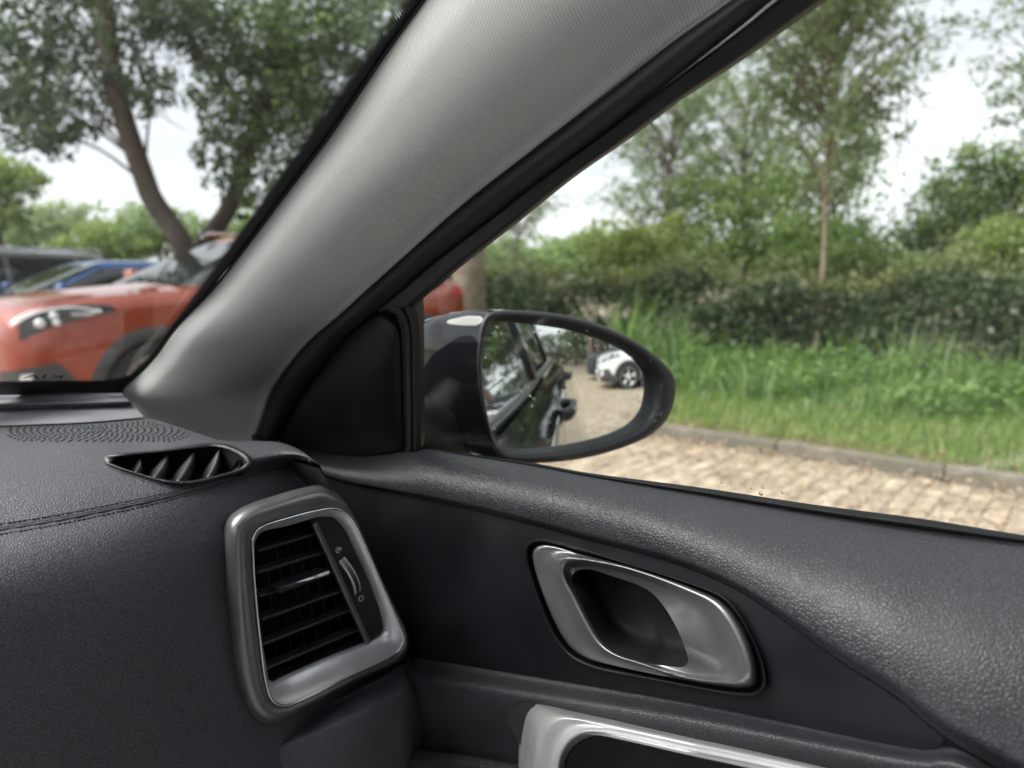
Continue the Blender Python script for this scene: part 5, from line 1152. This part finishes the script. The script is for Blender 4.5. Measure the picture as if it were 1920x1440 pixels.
# ---- rest of the body shell (flank seen in the wing mirror, roof, far side, seats)
cb = root('car_shell', 'glossy black car flank with door handles reflected in the wing mirror', 'car', (-.33, -.9, 0))
zs = [.22, .30, .36, .52, .70, .82, .87, .905, .94, .975, 1.0]
xs = [.49, .530, .555, .572, .578, .580, .583, .585, .568, .528, .490]
yl = np.linspace(.95, -3.05, 90)
def flank_x(y, z, side=1):
    x = np.interp(z, zs, xs); x -= .16*max(0, (-1.9-y)/1.15)**2 + .05*max(0, (y-.4)/.55)**2
    return x
zfine = np.interp(np.linspace(0, 1, 36), np.linspace(0, 1, len(zs)), zs)
def belt_lift(y): return max(0, -(y+.2))*.028
for side in (1, -1):
    P = np.array([[(flank_x(y, z) if side > 0 else -.66-flank_x(y, z), y, z+belt_lift(y)*sstep(.6, 1.0, z)) for z in zfine] for y in yl])
    F = gfaces(90, 36)
    Pf = P.reshape(-1, 3)
    F = [f for f in F if min(math.hypot(Pf[f[0]][1]+2.18, Pf[f[0]][2]-.33), math.hypot(Pf[f[0]][1]-1.3, Pf[f[0]][2]-.33)) > .37]
    mesh('flank', Pf, F, M['paint_black'], cb, uv=guv(P))
    X = lambda x: x if side > 0 else -.66-x
    P = np.array([[(X(flank_x(y, 1.02)-.030+dx), y, 1.000+belt_lift(y)+dz) for dx, dz in ((.0, -.012), (.014, -.004), (.016, .010), (.006, .018), (-.012, .018))] for y in np.linspace(.50, -2.2, 40)])
    grid('belt_strip', P, M['satin_dark'], cb)
    for y0 in (-.30, -1.32):
        zc = .955+belt_lift(y0); pth = [(X(flank_x(y0+d, .93)+o_), y0+d, zc+.008*math.sin((d+.11)*14)) for d, o_ in ((.115, .002), (.10, .026), (.05, .036), (-.02, .037), (-.08, .030), (-.105, .004))]
        V, F = tube(crom(pth, 24), .013, 10); V[:, 2] = zc+(V[:, 2]-zc)*1.35; hnd = mesh('outer_handle', V, F, M['chrome'] if 0 else M['paint_black'], cb)
        V, F = tube(crom([(a_+.009*side, b_, c_+.012) for a_, b_, c_ in pth[1:5]], 18), .0045, 8); mesh('handle_strip', V, F, M['chrome'], hnd)
    for y0 in (-.50, -1.60):
        V, F = tube(np.array([(X(flank_x(y0, z)+.0005), y0+(.02 if y0 < -1 else 0)*math.sin(z*3), z+belt_lift(y0)*sstep(.6, 1, z)) for z in np.linspace(.3, 1.03, 20)]), .003, 6); mesh('door_gap', V, F, M['black_deep'], cb)
    P = np.array([[(X(flank_x(y, z)+.008), y, z) for z in (.23, .27, .34, .40)] for y in np.linspace(.85, -1.8, 30)]); grid('sill_cladding', P, M['black_plastic'], cb, solid=.006)
    # pillars, rear glass, roof edge
    def gpt(y, z, dx=0): return (X(.462-.35*(z-(H0-.16))+dx-.10*max(0, (-1.3-y)/1.2)), y, z)
    for ya, yb, yc, yd in ((-.56, -.66, -.52, -.62), (-1.62, -1.74, -1.72, -1.86)):
        P = np.array([[gpt(ya*(1-t)+yc*t, 1.03+.49*t, .006), gpt(yb*(1-t)+yd*t, 1.03+.49*t, .006)] for t in np.linspace(0, 1, 8)]); grid('door_pillar', P, M['paint_black'], cb, solid=.03)
    P = np.array([[gpt(y, z, .002) for z in np.linspace(1.04+.03, 1.50, 6)] for y in np.linspace(-.66, -1.66, 14)]); grid('rear_window', P, M['tint_glass'], cb)
    if side < 0:
        P = np.array([[gpt(y, z, 0) for z in np.linspace(1.03, 1.5, 6)] for y in np.linspace(.5, -.58, 14)]); grid('far_window', P, M['side_glass'], cb)
        P = np.array([[(-1.09+.35*(z-(H0-.16))+.02*k, y0+k*.05, z) for k in (0, 1)] for y0, z in zip(np.linspace(.80, -.10, 12), np.linspace(1.05, 1.52, 12))]); grid('far_pillar', P, M['headliner'], cb, solid=.06)
        P = np.array([[(-1.09, y, z) for z in (.3, .6, 1.03)] for y in np.linspace(.9, -2.4, 10)]); grid('far_door_panel', P, M['seat'], cb, solid=.05)
    P = np.array([[gpt(y, 1.49, .0), gpt(y, 1.53, .004), gpt(y, 1.56, -.03), gpt(y, 1.575, -.10)] for y in np.linspace(.02, -2.6, 20)]); grid('roof_rail', P, M['paint_black'], cb, solid=.02)
    P = np.array([[gpt(y, z, .004) for z in np.linspace(1.05, 1.52, 6)] for y in np.linspace(-1.80, -2.75, 8)]); grid('quarter_panel', P, M['paint_black'], cb, solid=.03)
def roof_pt(x, y): return (x, y, 1.575+.03*(1-((x+.33)/.62)**2)-.02*max(0, (-1.6-y))**2)
def roof_sheet(nm, x0, x1, y0, y1, mat, drop=0, n=10, solid=0.0):
    P = np.array([[np.array(roof_pt(x, y))-[0, 0, drop] for x in np.linspace(x0, x1, n)] for y in np.linspace(y0, y1, n+2)]); return grid(nm, P, mat, cb, solid=solid)
for nm, mt, dp in (('roof', M['paint_black'], 0), ('headliner', M['headliner'], .05)):
    for (x0, x1, y0, y1) in ((-.95, .29, -.04, -.14), (-.95, .29, -1.75, -2.75), (-.95, -.84, -.14, -1.75), (.18, .29, -.14, -1.75)): roof_sheet(nm, x0, x1, y0, y1, mt, dp)
roof_sheet('added_roof_window', -.84, .18, -.14, -1.75, M['added_roof_glass'], .012)  # unseen pane added to let more daylight into the cabin
P = np.array([[(x, -2.75-.25*t, 1.52-.5*t) for t in np.linspace(0, 1, 5)] for x in np.linspace(-.95, .29, 8)]); grid('tailgate_glass', P, M['tint_glass'], cb)
P = np.array([[(x, -3.02, z) for z in (.3, .6, 1.03)] for x in np.linspace(-1.0, .34, 8)]); grid('tailgate', P, M['paint_black'], cb, solid=.04)
P = np.array([[(x, y, .30) for x in np.linspace(-1.09, .44, 6)] for y in np.linspace(.95, -3.0, 10)]); grid('cabin_floor', P, M['carpet'], cb, solid=.05)
P = np.array([[(x, .93, z) for z in (.3, .7, 1.02)] for x in np.linspace(-1.09, .44, 6)]); grid('bulkhead', P, M['black_deep'], cb, solid=.03)
P = np.array([[(x, y, 1.03-.20*((y-.86)/1.0)**1.6-.05*((x+.33)/.8)**2) for x in np.linspace(-1.14, .48, 12)] for y in np.linspace(.86, 1.86, 12)]); grid('bonnet', P, M['paint_black'], cb, solid=.02)
P = np.array([[(x, 1.86+.08*math.sin(k*.5), .82-.13*k-.02*((x+.33)/.8)**2) for x in np.linspace(-1.1, .44, 10)] for k in range(5)]); grid('front_bumper', P, M['paint_black'], cb, solid=.02)
for yc in (1.3, -2.18):
    for X in (.44, -1.10):
        V, F = tube(np.array([(X+dx, yc, .33) for dx in (-.10, -.09, .09, .10)]), [.29, .33, .33, .29], 32); wl = mesh('tyre', V, F, M['rubber'], cb)
        V, F = tube(np.array([(X+dx, yc, .33) for dx in (-.11, .11)]), [.21, .21], 24); mesh('rim', V, F, M['satin_silver'], wl)
def seat(x0, label):
    s = bpy.data.objects.new('seat', None); link(s, cb)
    def cushion(name, c, h, tilt):
        ct, st = math.cos(tilt), math.sin(tilt); R_ = np.array([[1, 0, 0], [0, ct, -st], [0, st, ct]])
        V, F = boxVF(c, h, R_); o = bevel(mesh(name, V, F, M['seat'], s, smooth=True), .05, 4); return o
    cushion('cushion', (x0, -.42, .48), (.25, .25, .07), .12); cushion('backrest', (x0, -.76, .80), (.24, .065, .34), .3); cushion('headrest', (x0, -.88, 1.24), (.13, .05, .10), .25)
    V, F = tube(np.array([(x0, -.45, .325), (x0, -.45, .42)]), .18, 12); mesh('seat_base', V, F, M['black_plastic'], s)
seat(.04, 'unseen front passenger seat behind the viewpoint, pale to bounce light'); seat(-.70, 'unseen front seat on the far side of the cabin, pale to bounce light')
